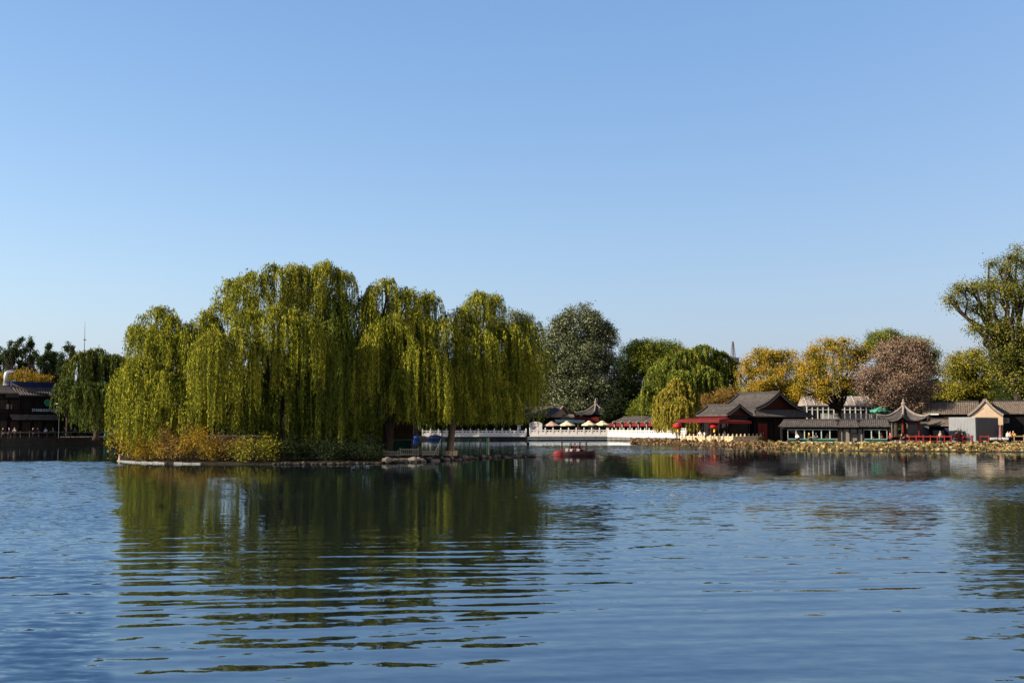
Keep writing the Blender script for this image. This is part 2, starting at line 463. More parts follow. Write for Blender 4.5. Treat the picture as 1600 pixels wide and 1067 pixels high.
def shrub(label, px, py, w, h, Y, zb, mat, dens=2.5, leaf_s=.2, group=None, name='shrub', clump=.25):
    c0 = at(px, py, Y); base = atz(px, Y, zb); top = m(h, Y); ww = m(w, Y)
    root = thing(name, label, 'shrub', base, 0, group)
    lob = []
    for i in range(6):
        a = i * 1.05 + random.random()
        f = random.uniform(.55, 1.05); lob.append((Vector((math.cos(a) * ww * .32, math.sin(a) * ww * .24, top * f * .5)), ww * random.uniform(.16, .28), ww * .24, top * f * .46))
    A, tips = crown_lobes(lob, dens, leaf_s, clump, 12, 0, .25)
    A[:, :, 2] = np.maximum(A[:, :, 2], .02)
    tb = MB()
    for t in tips[::3]: limb(tb, (random.gauss(0, .08), random.gauss(0, .08), -.1), t, .03, .01, .05, 3)
    tb.build('stem', 'bark', root)
    link('foliage', quads_mesh('foliage', A), mat, root)
    return root

# ------------------------------------------------------------------ camera, sun, sky
cam = bpy.data.cameras.new('camera'); cam_o = bpy.data.objects.new('camera', cam); COL.objects.link(cam_o)
cam.sensor_width = 36; cam.sensor_fit = 'HORIZONTAL'; cam.lens = 36 * FPX / 1600; cam.clip_end = 20000; cam.clip_start = .1
cam_o.location = (0, 0, CAM_H); cam_o.rotation_euler = (math.pi / 2 + PITCH, 0, 0)
sc.camera = cam_o

SUN_EL = R(26); SUN_DIR2 = Vector((-.945, -.327)).normalized()
sd = Vector((SUN_DIR2.x * math.cos(SUN_EL), SUN_DIR2.y * math.cos(SUN_EL), math.sin(SUN_EL)))
sun = bpy.data.lights.new('sun', 'SUN'); sun.energy = 5.0; sun.angle = R(.5); sun.color = (1, .88, .7)
sun_o = bpy.data.objects.new('sun', sun); COL.objects.link(sun_o)
sun_o.rotation_euler = (-sd).to_track_quat('-Z', 'Y').to_euler(); sun_o.location = (-60, -40, 60)
w = bpy.data.worlds.new('World'); sc.world = w; w.use_nodes = True
nt = w.node_tree; nt.nodes.clear()
sk = nt.nodes.new('ShaderNodeTexSky'); sk.sky_type = 'NISHITA'; sk.sun_disc = False
sk.sun_elevation = SUN_EL; sk.sun_rotation = math.atan2(-sd.x, sd.y)
sk.air_density = 1.1; sk.dust_density = 2.15; sk.ozone_density = 3.05; sk.altitude = 208
bg = nt.nodes.new('ShaderNodeBackground'); bg.inputs['Strength'].default_value = .052
wo = nt.nodes.new('ShaderNodeOutputWorld')
wb = nt.nodes.new('ShaderNodeMix'); wb.data_type = 'RGBA'; wb.blend_type = 'MULTIPLY'; wb.inputs[0].default_value = 1.0   # white balance of the picture
wb.inputs[7].default_value = (.985, .80, .60, 1)
nt.links.new(sk.outputs[0], wb.inputs[6]); veil = nt.nodes.new('ShaderNodeMix'); veil.data_type = 'RGBA'; veil.blend_type = 'ADD'; veil.clamp_result = False; veil.inputs[0].default_value = 1.0   # even high haze over the whole sky
veil.inputs[7].default_value = (0.0, .56, 1.9, 1)
nt.links.new(wb.outputs[2], veil.inputs[6]); nt.links.new(veil.outputs[2], bg.inputs[0]); nt.links.new(bg.outputs[0], wo.inputs[0])
sc.view_settings.view_transform = 'Standard'; sc.view_settings.look = 'None'; sc.view_settings.gamma = 1
sc.view_settings.exposure = 1.9
sc.cycles.max_bounces = 6; sc.cycles.transparent_max_bounces = 12
sc.cycles.use_adaptive_sampling = True

# ------------------------------------------------------------------ water
def water_mat():
    mt, nt, out = newmat('lake_water')
    N = nt.nodes.new; K = nt.links.new
    def math_(op, a, b=None, c=None):
        n = N('ShaderNodeMath'); n.operation = op
        for i, q in enumerate((a, b, c)):
            if q is None: continue
            if hasattr(q, 'type'): K(q, n.inputs[i])
            else: n.inputs[i].default_value = q
        return n.outputs[0]
    tc = N('ShaderNodeTexCoord'); P = tc.outputs['Object']
    sep = N('ShaderNodeSeparateXYZ'); K(P, sep.inputs[0]); X, Y = sep.outputs[0], sep.outputs[1]
    def noise(scale, stretch=(1, 1, 1), det=2, rot=0.0, off=0.0):
        mp = N('ShaderNodeMapping'); mp.inputs['Scale'].default_value = stretch; mp.inputs['Rotation'].default_value = (0, 0, rot)
        mp.inputs['Location'].default_value = (off, off * 1.3, 0)
        K(P, mp.inputs[0]); n = N('ShaderNodeTexNoise'); n.inputs['Scale'].default_value = scale; n.inputs['Detail'].default_value = det
        n.inputs['Roughness'].default_value = .5
        K(mp.outputs[0], n.inputs['Vector']); return n
    def ctr(o, amp):  # centred, scaled
        return math_('MULTIPLY', math_('SUBTRACT', o, .5), amp)
    # wind map: where the surface is ruffled (metres, world space)
    wob = noise(.035, (1, 1, 1), 2).outputs['Fac']
    Yw = math_('ADD', Y, math_('ADD', ctr(wob, 20.0), ctr(noise(.12, (.5, 1, 1), 2, 0, 41).outputs['Fac'], 9.0)))
    def band(lo0, lo1, hi0, hi1):
        a = N('ShaderNodeMapRange'); a.interpolation_type = 'SMOOTHSTEP'; a.inputs[1].default_value = lo0; a.inputs[2].default_value = lo1
        b = N('ShaderNodeMapRange'); b.interpolation_type = 'SMOOTHSTEP'; b.inputs[1].default_value = hi0; b.inputs[2].default_value = hi1; b.inputs[3].default_value = 1; b.inputs[4].default_value = 0
        K(Yw, a.inputs[0]); K(Yw, b.inputs[0]); return math_('MULTIPLY', a.outputs[0], b.outputs[0])
    def ramp(src, a, b, lo=0.0, hi=1.0):
        n = N('ShaderNodeMapRange'); n.interpolation_type = 'SMOOTHSTEP'
        n.inputs[1].default_value = a; n.inputs[2].default_value = b; n.inputs[3].default_value = lo; n.inputs[4].default_value = hi
        K(src, n.inputs[0]); return n.outputs[0]
    MUL = lambda a, b: math_('MULTIPLY', a, b)
    MAX = lambda a, b: math_('MAXIMUM', a, b)
    # sheltered sector in the lee of the island: x/y between about -.36 and .02
    wob2 = noise(.09, (1, 1, 1), 2, 0, 3).outputs['Fac']
    Q = math_('ADD', math_('DIVIDE', X, math_('MAXIMUM', Y, 1.0)), ctr(wob2, .035))
    lee = MUL(ramp(Q, -.365, -.335), ramp(Q, .06, .0))
    openw = math_('SUBTRACT', 1.0, lee)
    near = ramp(Yw, 36, 30)
    mid = band(38, 46, 50, 70)
    inner = band(29, 36, 40, 47)
    far = MUL(band(112, 132, 172, 190), MUL(ramp(Q, -.02, .03), ramp(Q, .21, .15)))
    leftp = MUL(ramp(Q, -.335, -.36), ramp(Yw, 104, 92))
    patch = noise(.055, (.5, 1.6, 1), 3, .1, 7).outputs['Fac']
    pt = ramp(patch, .36, .62, .45, 1.0)
    wind = MAX(MUL(mid, math_('MULTIPLY_ADD', openw, .9, .3)), MUL(near, math_('MULTIPLY_ADD', openw, .08, .2)))
    wind = MAX(wind, MUL(inner, math_('MULTIPLY_ADD', openw, .22, .06)))
    wind = MAX(wind, MUL(far, 1.1)); wind = MAX(wind, MUL(leftp, 1.6))
    wind = math_('MULTIPLY_ADD', wind, pt, .13)
    # long swells in the near water: crests almost across the view, warped
    def swell(wl, ang, amp, warp, ph):
        nw = noise(.2, (.55, 1.0, 1), 2, 0, ph).outputs['Fac']
        d = math_('ADD', math_('MULTIPLY', X, math.sin(ang)), math_('MULTIPLY', Y, math.cos(ang)))
        d = math_('ADD', d, ctr(nw, warp))
        s = math_('SINE', math_('MULTIPLY', d, 2 * math.pi / wl))
        nm = noise(.26, (.45, 1.0, 1), 2, 0, ph + 31).outputs['Fac']
        am = N('ShaderNodeMapRange'); am.inputs[1].default_value = .35; am.inputs[2].default_value = .65; am.inputs[3].default_value = .0; am.inputs[4].default_value = 1
        K(nm, am.inputs[0])
        return math_('MULTIPLY', math_('MULTIPLY', s, am.outputs[0]), amp), ang
    sx = None; sy = None
    def acc(a, b): return b if a is None else math_('ADD', a, b)
    fall = MUL(ramp(Yw, 36, 24, .03, 1.0), math_('MULTIPLY_ADD', lee, .45, .55))
    for wl, ang, amp, warp, ph in SWELLS:
        v, a = swell(wl, ang, amp, warp, ph)
        v = math_('MULTIPLY', v, fall)
        sy = acc(sy, math_('MULTIPLY', v, math.cos(a))); sx = acc(sx, math_('MULTIPLY', v, math.sin(a)))
    # small wind ripples: noise used directly as slope
    for scale, st, amp, off in RIPPLES:
        n = noise(scale, st, 2, .06, off)
        sp = N('ShaderNodeSeparateColor'); K(n.outputs['Color'], sp.inputs[0])
        sy = acc(sy, math_('MULTIPLY', ctr(sp.outputs[0], amp), wind))
        sx = acc(sx, math_('MULTIPLY', ctr(sp.outputs[1], amp * .5), wind))
    # normals tilted towards the camera in wind patches, so they mirror more sky
    sy = math_('ADD', sy, math_('MULTIPLY', wind, SKY_TILT))
    cmb = N('ShaderNodeCombineXYZ'); K(math_('MULTIPLY', sx, -1), cmb.inputs[0]); K(math_('MULTIPLY', sy, -1), cmb.inputs[1]); cmb.inputs[2].default_value = 1
    nrm = N('ShaderNodeVectorMath'); nrm.operation = 'NORMALIZE'; K(cmb.outputs[0], nrm.inputs[0])
    gl = N('ShaderNodeBsdfGlossy'); gl.inputs['Roughness'].default_value = .015; gl.inputs['Color'].default_value = (.8, .91, 1, 1)
    df = N('ShaderNodeBsdfDiffuse'); df.inputs['Color'].default_value = (.004, .006, .007, 1)
    fr = N('ShaderNodeFresnel'); fr.inputs['IOR'].default_value = 3.2
    mxs = N('ShaderNodeMixShader')
    K(nrm.outputs[0], gl.inputs['Normal']); K(nrm.outputs[0], fr.inputs['Normal'])
    K(fr.outputs[0], mxs.inputs[0]); K(df.outputs[0], mxs.inputs[1]); K(gl.outputs[0], mxs.inputs[2]); K(mxs.outputs[0], out.inputs['Surface'])
SWELLS = [(.75, -.13, .036, 2.0, 3), (1.2, -.06, .034, 2.4, 11), (.46, -.2, .022, 1.3, 19), (.9, -.32, .016, 1.6, 29), (2.3, -.05, .014, 3, 23)]
SKY_TILT = .05
RIPPLES = [(3.0, (.4, 1, 1), .30, 2), (7.0, (.5, 1, 1), .26, 5), (1.2, (.35, 1, 1), .16, 9)]
water_mat()
mb = MB()
mb.add([(-4000, -300, 0), (4000, -300, 0), (4000, 6000, 0), (-4000, 6000, 0)], [(0, 1, 2, 3)])
tag(mb.build('water', 'lake_water'), 'calm blue lake with long ripples and tree reflections', None, None, 'structure')

# ------------------------------------------------------------------ land round the lake
EDGE = [(-900, 150, 1.1), (-300, 165, 1.1), (0, 180, 1.1), (185, 200, 1.1), (330, 232, .9), (480, 248, .9), (640, 254, .9), (825, 256, .9), (948, 256, .9), (1052, 224, .8),
        (1112, 194, .6), (1150, 187, .5), (1190, 190, .5), (1300, 187, .5), (1450, 185, .5), (1620, 184, .5), (2000, 183, .5), (2700, 183, .5)]
mb = MB()
rows = []
for px, Y, z in EDGE:
    p = atz(px, Y, z); q = Vector((p.x * 4, p.y + 60, z)); f = Vector((p.x * 14, 5000, z + 2))
    rows.append([(p.x, p.y, -2), (p.x, p.y, z), (p.x * 1.05, p.y + 8, z), (q.x, max(q.y, p.y + 60), z), tuple(f)])
mb.grid(rows)
tag(mb.build('land', 'land', None, False), 'flat earth and paving of the lake banks', None, None, 'structure')
def edge_wall(i0, i1, mat, name, label, dz=.12, th=.5):
    mb = MB()
    for (a, b) in zip(EDGE[i0:i1], EDGE[i0 + 1:i1 + 1]):
        p = atz(a[0], a[1], 0); q = atz(b[0], b[1], 0); d = (q - p).normalized(); nn = Vector((d.y, -d.x, 0))
        z0, z1 = a[2] + dz, b[2] + dz
        o = nn * .18; i = nn * -th
        vs = [p + o + Vector((0, 0, -1)), q + o + Vector((0, 0, -1)), q + o + Vector((0, 0, z1)), p + o + Vector((0, 0, z0)),
              p + i + Vector((0, 0, -1)), q + i + Vector((0, 0, -1)), q + i + Vector((0, 0, z1)), p + i + Vector((0, 0, z0))]
        mb.add(vs, [(0, 1, 2, 3), (7, 6, 5, 4), (3, 2, 6, 7), (0, 3, 7, 4), (1, 5, 6, 2)])
    return tag(mb.build(name, mat), label, 'wall')
edge_wall(0, 3, 'quay', 'quay_wall', 'dark stone quay wall below the shaded shops on the left bank')
edge_wall(3, 7, 'quay', 'embankment_wall', 'grey embankment wall behind the willow island')

# island
ISL = [(186, 97), (215, 93), (260, 90.5), (330, 89), (420, 88.3), (520, 88.6), (600, 91), (660, 95), (705, 100), (765, 108), (838, 111.5)]
front = [atz(px, Y, 0) for px, Y in ISL]
mb = MB(); rows = []
for i, p in enumerate(front):
    t = i / (len(front) - 1); dep = 3 + 15 * math.sin(math.pi * min(1, max(0, (t + .02)) * .98)) ** .7
    if t > .85: dep = 3
    h = .3 if t < .85 else .14
    r = [(p.x, p.y, -1), (p.x, p.y, .05)]
    for s, z in ((.05, h * .6), (.2, h), (.5, h + .15), (.8, h), (.95, h * .5), (1, -.2), (1.0, -1)):
        r.append((p.x * (1 + .02 * s), p.y + dep * s, z))
    rows.append(r)
mb.grid(rows)
tag(mb.build('island_ground', 'soil', None, True), 'low earth mound of the willow island', None, None, 'structure')
mb = MB()
pts = [Vector((p.x, p.y - .15, .03)) for p in front[:4]]
fine = []
for a, b in zip(pts, pts[1:]):
    for k in range(5): fine.append(a.lerp(b, k / 5))
for i in range(0, len(fine) - 1):
    if random.random() < .9: mb.beam(fine[i], fine[i].lerp(fine[i + 1], .96), .25, .2 + random.uniform(-.06, .06))
tag(mb.build('island_kerb', 'concrete'), 'pale worn concrete kerb round the foot of the willow island', None, None, 'structure')

# ------------------------------------------------------------------ willows on the island
G = 'weeping willows on the island'
IZ = .3
willow('yellow green weeping willow at the left tip of the island hanging to the water', atz(262, 99, IZ),
       [(246, 487, 24, 585, 98), (214, 517, 16, 640, 99), (198, 580, 15, 706, 97), (276, 502, 20, 590, 97), (318, 493, 20, 590, 98), (230, 522, 20, 625, 97.5), (296, 518, 22, 610, 97), (332, 510, 14, 600, 97), (262, 530, 20, 620, 96.5),
        (224, 566, 26, 690, 95), (212, 625, 22, 706, 94), (262, 588, 26, 700, 94), (236, 632, 26, 706, 93), (284, 640, 20, 700, 93)], 'willow_leaf', 4, .42, G, zmin=.4)
willow('tallest willow of the island with the highest crown and long lit curtain', atz(448, 98, IZ),
       [(441, 419, 24, 520, 97), (400, 431, 26, 520, 96), (364, 446, 20, 520, 96), (348, 478, 14, 540, 97), (478, 422, 22, 520, 98), (508, 417, 24, 540, 98), (535, 434, 13, 540, 98),
        (330, 526, 26, 688, 91.5), (366, 524, 24, 680, 92), (412, 540, 20, 620, 93), (440, 488, 24, 590, 93), (470, 496, 26, 610, 93.5), (395, 490, 22, 560, 94.5)], 'willow_leaf', 5, .5, G, zmin=.7)
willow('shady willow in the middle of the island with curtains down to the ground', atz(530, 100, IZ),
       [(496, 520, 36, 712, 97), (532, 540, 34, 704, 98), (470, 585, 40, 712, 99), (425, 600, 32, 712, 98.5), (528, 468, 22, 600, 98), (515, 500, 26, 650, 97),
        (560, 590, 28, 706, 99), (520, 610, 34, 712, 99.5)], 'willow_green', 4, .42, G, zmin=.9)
willow('willow with a round topped crown right of the tallest willow', atz(605, 101, IZ),
       [(601, 446, 26, 560, 99), (575, 470, 22, 590, 99), (641, 460, 26, 560, 100), (668, 466, 18, 570, 101), (596, 515, 36, 668, 99), (610, 500, 30, 640, 97), (650, 500, 24, 600, 99),
        (570, 540, 26, 680, 98)], 'willow_leaf', 5, .42, G, zmin=3.0)
willow('willow with a bright lit curtain over the green net enclosure', atz(702, 103, .5),
       [(746, 468, 24, 560, 104), (772, 470, 12, 560, 104), (714, 488, 24, 560, 102), (690, 506, 22, 580, 99), (660, 540, 30, 664, 97.5), (638, 575, 20, 666, 97), (680, 570, 30, 664, 97.5),
        (722, 560, 40, 665, 101), (790, 512, 34, 620, 104), (824, 508, 18, 610, 105), (812, 560, 28, 660, 104), (770, 598, 40, 668, 102), (745, 520, 34, 640, 101), (700, 600, 34, 668, 99.5)],
       'willow_leaf', 4.6, .3, G, bark='pale_bark', zmin=3.0)

# ------------------------------------------------------------------ trees round the lake
GL = 'willows on the left bank'
willow('green willow beside the shaded shops on the left bank', atz(150, 188, 1.1),
       [(128, 556, 20, 640, 188), (150, 548, 24, 640, 190), (180, 556, 20, 660, 190), (108, 596, 18, 650, 184), (130, 600, 26, 664, 184), (165, 600, 26, 668, 186), (190, 590, 18, 670, 190), (150, 625, 24, 668, 184)],
       'willow_dark', 3.5, .45, GL, dens=.5, lw=(.55, .13), zmin=2.2, depth=6)
# dark wood behind the island, seen through and under its willows
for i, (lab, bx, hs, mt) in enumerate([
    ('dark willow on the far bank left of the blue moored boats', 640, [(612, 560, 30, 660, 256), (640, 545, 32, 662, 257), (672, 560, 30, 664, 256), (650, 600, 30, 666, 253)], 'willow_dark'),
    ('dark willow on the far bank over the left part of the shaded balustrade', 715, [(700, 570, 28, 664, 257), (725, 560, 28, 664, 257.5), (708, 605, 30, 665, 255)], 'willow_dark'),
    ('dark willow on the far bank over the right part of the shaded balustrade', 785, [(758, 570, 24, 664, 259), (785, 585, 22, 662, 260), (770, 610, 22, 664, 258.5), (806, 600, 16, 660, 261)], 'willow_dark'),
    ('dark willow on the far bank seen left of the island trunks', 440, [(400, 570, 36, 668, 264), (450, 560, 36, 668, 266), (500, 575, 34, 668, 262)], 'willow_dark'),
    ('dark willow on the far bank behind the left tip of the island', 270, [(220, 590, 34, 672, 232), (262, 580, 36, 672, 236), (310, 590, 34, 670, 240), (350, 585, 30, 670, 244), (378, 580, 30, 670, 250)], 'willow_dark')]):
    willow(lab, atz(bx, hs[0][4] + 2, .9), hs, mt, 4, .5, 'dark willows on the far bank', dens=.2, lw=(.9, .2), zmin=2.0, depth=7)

GP = 'poplars behind the left bank shops'
def poplar(px, top, bot, w, Y, lab):
    l = []
    n = 7
    for i in range(n):
        t = i / (n - 1)
        l.append((px + random.uniform(-.3, .3) * w, top + 3 + (bot - top) * t * .9, w * (.1 + .34 * t ** .9), (bot - top) * .13, random.uniform(-2, 2)))
    for k in range(3): l.append((px + random.uniform(-.5, .5) * w, top + (bot - top) * random.uniform(.1, .35), w * .12, (bot - top) * .14, random.uniform(-2, 2)))
    tree('poplar_tree', lab, px, Y, 1.1, l, 'dark_leaf', 3.0, .5, .24, 8, .25, GP, fork=4, hollow=.15)
poplar(-4, 548, 622, 26, 258, 'broad poplar cut by the left edge of the photo')
poplar(12, 540, 622, 18, 250, 'thin dark poplar left of the silver duct')
poplar(29, 535, 622, 24, 252, 'poplar with a split top above the silver duct')
poplar(44, 533, 622, 20, 256, 'tallest poplar above the shop roof')
poplar(64, 554, 622, 28, 250, 'low broad poplar left of the thin mast')
poplar(80, 543, 622, 20, 258, 'slender poplar close left of the thin mast')
poplar(104, 541, 622, 26, 250, 'slender poplar right behind the mast')
poplar(92, 556, 622, 24, 262, 'short poplar between the two beside the mast')
tree('autumn_tree', 'orange autumn tree behind the silver duct', 35, 225, 1.1, [(10, 592, 22, 14, 0), (40, 590, 24, 13, 0), (62, 596, 14, 10, 0)], 'orange_leaf', 1.6, .4, .4, 12, .3)

tree('poplar_tree', 'big round topped poplar with pale leaf undersides in the middle', 905, 284, .9,
     [(905, 512, 34, 36, 0), (875, 540, 34, 36, -1), (935, 540, 28, 36, 1), (900, 565, 48, 34, -2), (950, 575, 16, 26, 0), (868, 595, 28, 34, -2), (915, 610, 46, 30, -3), (888, 638, 30, 16, -6), (945, 515, 12, 14, 0), (858, 565, 14, 22, -2)],
     'poplar_leaf', 2.2, .55, .55, 13, .6, fork=9, hollow=.4)
tree('poplar_tree', 'dark poplar top showing over the right end of the island willows', 805, 292, .9,
     [(795, 505, 20, 22, 0), (815, 498, 16, 14, 0), (822, 530, 22, 26, 0), (805, 580, 34, 40, 0), (830, 590, 24, 40, 0), (838, 550, 12, 20, 0)], 'poplar_leaf', 1.5, .5, .5, 12, .5, hollow=.4)
GD = 'dark trees behind the far bank roofs'
tree('broadleaf_tree', 'very dark tree under the big poplar behind the curved roofs', 880, 300, .9, [(850, 625, 30, 26, 0), (890, 628, 34, 24, 0), (930, 625, 36, 26, 0), (970, 615, 30, 32, 0)], 'dark_leaf', 1.3, .6, .6, 10, .5, GD)
tree('broadleaf_tree', 'dark tree with an orange tinge between poplar and green willow', 985, 300, .9, [(985, 560, 22, 24, 0), (1010, 552, 28, 20, 2), (980, 600, 26, 36, 0), (1000, 620, 32, 34, -2)], 'dark_leaf', 1.6, .55, .5, 12, .5, GD)
tree('locust_tree', 'dark green round tree behind the left side of the green willow', 1020, 285, .9, [(1015, 548, 26, 16, 0), (1040, 548, 24, 16, 0), (995, 560, 20, 22, 0), (1055, 560, 26, 20, 0), (1030, 575, 40, 26, 0)], 'green_leaf', 1.8, .45, .45, 12, .5, hollow=.4)
willow('broad green willow behind the small ochre willow', atz(1080, 258, .9),
       [(1075, 546, 22, 600, 256), (1100, 541, 22, 610, 258), (1050, 560, 22, 625, 254), (1125, 553, 20, 620, 260), (1030, 578, 20, 640, 252), (1018, 605, 14, 650, 250), (1065, 580, 26, 640, 250), (1100, 575, 28, 640, 252),
        (1135, 575, 18, 640, 258), (1045, 610, 20, 650, 249), (1120, 600, 26, 645, 256)],
       'willow_mid', 5, .5, 'willows behind the far terrace', dens=.3, lw=(.8, .17), zmin=3, depth=5)
willow('small ochre willow hanging over the white balustrade', atz(1058, 218, .8),
       [(1058, 596, 14, 660, 217), (1045, 610, 14, 680, 215), (1072, 606, 14, 672, 217), (1060, 625, 20, 682, 213), (1082, 625, 10, 670, 217), (1038, 632, 10, 676, 216)],
       'willow_ochre', 3.5, .25, 'willows behind the far terrace', dens=.5, lw=(.6, .13), zmin=1.6, depth=3)
tree('broadleaf_tree', 'bushy green tree left of the small ochre willow', 1008, 262, .9, [(1000, 632, 14, 12, 0), (1018, 628, 16, 14, 0), (1012, 642, 24, 14, -1), (992, 645, 12, 10, 0)], 'green_leaf', 2.2, .4, .35, 12, .25)
tree('autumn_tree', 'rusty orange small tree behind the hall roof', 1125, 232, .6, [(1105, 628, 16, 14, 0), (1130, 622, 18, 14, 0), (1145, 614, 12, 12, 0), (1112, 640, 24, 12, 0), (1095, 640, 12, 16, 0)], 'rust_leaf', 2.4, .32, .35, 12, .25)

GY = 'yellow autumn trees behind the hall and glass house'
tree('autumn_tree', 'yellow autumn tree behind the right end of the hall roof', 1205, 240, .6,
     [(1200, 558, 24, 14, 0), (1180, 572, 22, 18, 0), (1225, 565, 24, 18, 0), (1165, 595, 14, 16, -1), (1200, 592, 30, 22, -2), (1235, 595, 24, 24, -2), (1190, 612, 28, 14, -3), (1230, 622, 24, 14, -3)],
     'yellow_leaf', 1.9, .42, .45, 13, .4, GY, fork=5, hollow=.45)
tree('autumn_tree', 'golden autumn tree with dark forked trunk before the glass house', 1318, 205, .5,
     [(1290, 548, 28, 18, 0), (1318, 543, 26, 16, 0), (1265, 568, 24, 20, 0), (1300, 575, 34, 22, -2), (1335, 570, 22, 24, 0), (1262, 595, 20, 18, -2), (1290, 602, 28, 16, -3), (1330, 600, 20, 14, -1), (1250, 612, 14, 12, -2), (1280, 620, 14, 8, -3), (1348, 555, 14, 16, 1)],
     'yellow_leaf', 1.9, .36, .42, 13, .34, GY, fork=5.2, hollow=.45)
tree('locust_tree', 'green tree top rising behind the brown tree', 1400, 262, .6, [(1380, 530, 24, 14, 0), (1400, 540, 26, 18, 0), (1435, 548, 24, 20, 0), (1365, 545, 18, 14, 0), (1450, 575, 16, 26, 0), (1410, 580, 40, 30, 0)], 'green_leaf', 2.4, .46, .5, 13, .45, hollow=.35)
tree('broadleaf_tree', 'brown pinkish autumn tree behind the pointed pavilion', 1412, 199, .5,
     [(1405, 545, 26, 18, 0), (1430, 552, 22, 20, 0), (1385, 562, 26, 20, -1), (1415, 575, 36, 24, -2), (1448, 585, 20, 24, 0), (1365, 590, 28, 16, -2), (1400, 605, 40, 18, -3), (1440, 612, 26, 18, -2), (1350, 604, 14, 8, -2), (1380, 622, 30, 12, -3), (1425, 632, 24, 10, -3)],
     'brown_leaf', 2.4, .38, .5, 11, .4, fork=5, hollow=.4)
tree('broadleaf_tree', 'mid green tree left of the huge tree at the right edge', 1520, 232, .5, [(1515, 565, 26, 20, 0), (1490, 585, 22, 22, 0), (1535, 590, 28, 26, 0), (1500, 612, 34, 18, 0), (1545, 620, 24, 16, 0), (1475, 610, 12, 12, 0), (1560, 600, 26, 28, 2)], 'olive_leaf', 2.6, .44, .55, 13, .45, hollow=.35)
tree('broadleaf_tree', 'huge tree with sparse olive crown at the right edge of the photo', 1596, 208, .5,
     [(1590, 405, 26, 22, 0), (1562, 425, 22, 20, 0), (1540, 450, 26, 18, -2), (1510, 452, 22, 14, -2), (1495, 475, 16, 14, -2), (1525, 490, 22, 20, -1), (1560, 470, 30, 26, -3), (1600, 450, 34, 34, 0), (1540, 520, 22, 20, -3), (1580, 520, 36, 32, -2),
      (1560, 560, 28, 26, -4), (1600, 570, 34, 34, -2), (1575, 600, 26, 20, -5), (1640, 430, 40, 40, 2), (1650, 510, 44, 44, 2), (1640, 590, 40, 36, 2)],
     'elm_leaf', 1.15, .42, .55, 13, .75, fork=9, hollow=.3)
tree('broadleaf_tree', 'dark tree between the huge tree and the tiled roofs', 1590, 214, .5, [(1570, 612, 20, 16, 0), (1600, 612, 30, 18, 0), (1640, 610, 30, 22, 0)], 'dark_leaf', 1.6, .45, .5, 12, .4)

# low far wood that closes the gaps between trunks and roofs
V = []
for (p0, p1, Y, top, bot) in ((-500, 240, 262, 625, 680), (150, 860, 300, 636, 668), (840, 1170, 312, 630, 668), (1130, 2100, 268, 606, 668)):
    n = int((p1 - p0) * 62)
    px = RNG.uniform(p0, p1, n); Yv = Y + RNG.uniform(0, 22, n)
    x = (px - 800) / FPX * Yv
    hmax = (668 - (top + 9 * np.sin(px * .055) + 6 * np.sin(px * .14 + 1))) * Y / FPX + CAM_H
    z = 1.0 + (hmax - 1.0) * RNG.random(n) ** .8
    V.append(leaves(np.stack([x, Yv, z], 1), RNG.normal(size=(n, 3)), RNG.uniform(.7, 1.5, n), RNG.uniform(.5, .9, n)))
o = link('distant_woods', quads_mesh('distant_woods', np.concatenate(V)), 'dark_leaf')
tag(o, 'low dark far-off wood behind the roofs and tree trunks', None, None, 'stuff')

# shrubs round the island foot
GS = 'autumn shrubs along the island foot'
for lab, px, py, w, h, Y, mt, lf in [
    ('rust orange shrub at the left tip of the island', 205, 690, 42, 44, 95.5, 'orange_leaf', .15),
    ('ochre shrub second from the left tip of the island', 240, 690, 46, 38, 93, 'orange_leaf', .15),
    ('tall orange brown shrub below the hanging willow curtain', 272, 690, 44, 54, 91.5, 'rust_leaf', .15),
    ('orange brown shrub right of the tall one at the waterline', 312, 690, 50, 46, 90.5, 'orange_leaf', .15),
    ('mottled brown and green shrub under the tallest willow', 352, 690, 54, 44, 90, 'rust_leaf', .15),
    ('dull olive brown shrub with pale seed heads under the tallest willow', 398, 690, 54, 42, 90, 'olive_leaf', .15),
    ('dark olive shrub in deep shade under the middle willow', 448, 690, 54, 36, 91, 'shade_dark_leaf', .16),  # from here on the willow shade is in the leaf colour
    ('very dark shrub in the shade at the middle of the island', 505, 690, 66, 36, 91, 'shade_dark_leaf', .16),
    ('very dark shrub left of the brown hut on the island', 562, 690, 56, 32, 92.3, 'shade_dark_leaf', .16)]:
    shrub(lab, px, py, w * 1.35, (h + 8) * random.uniform(.85, 1.12), Y + random.uniform(-.5, .9), .2, mt, 8, lf * .85, GS)

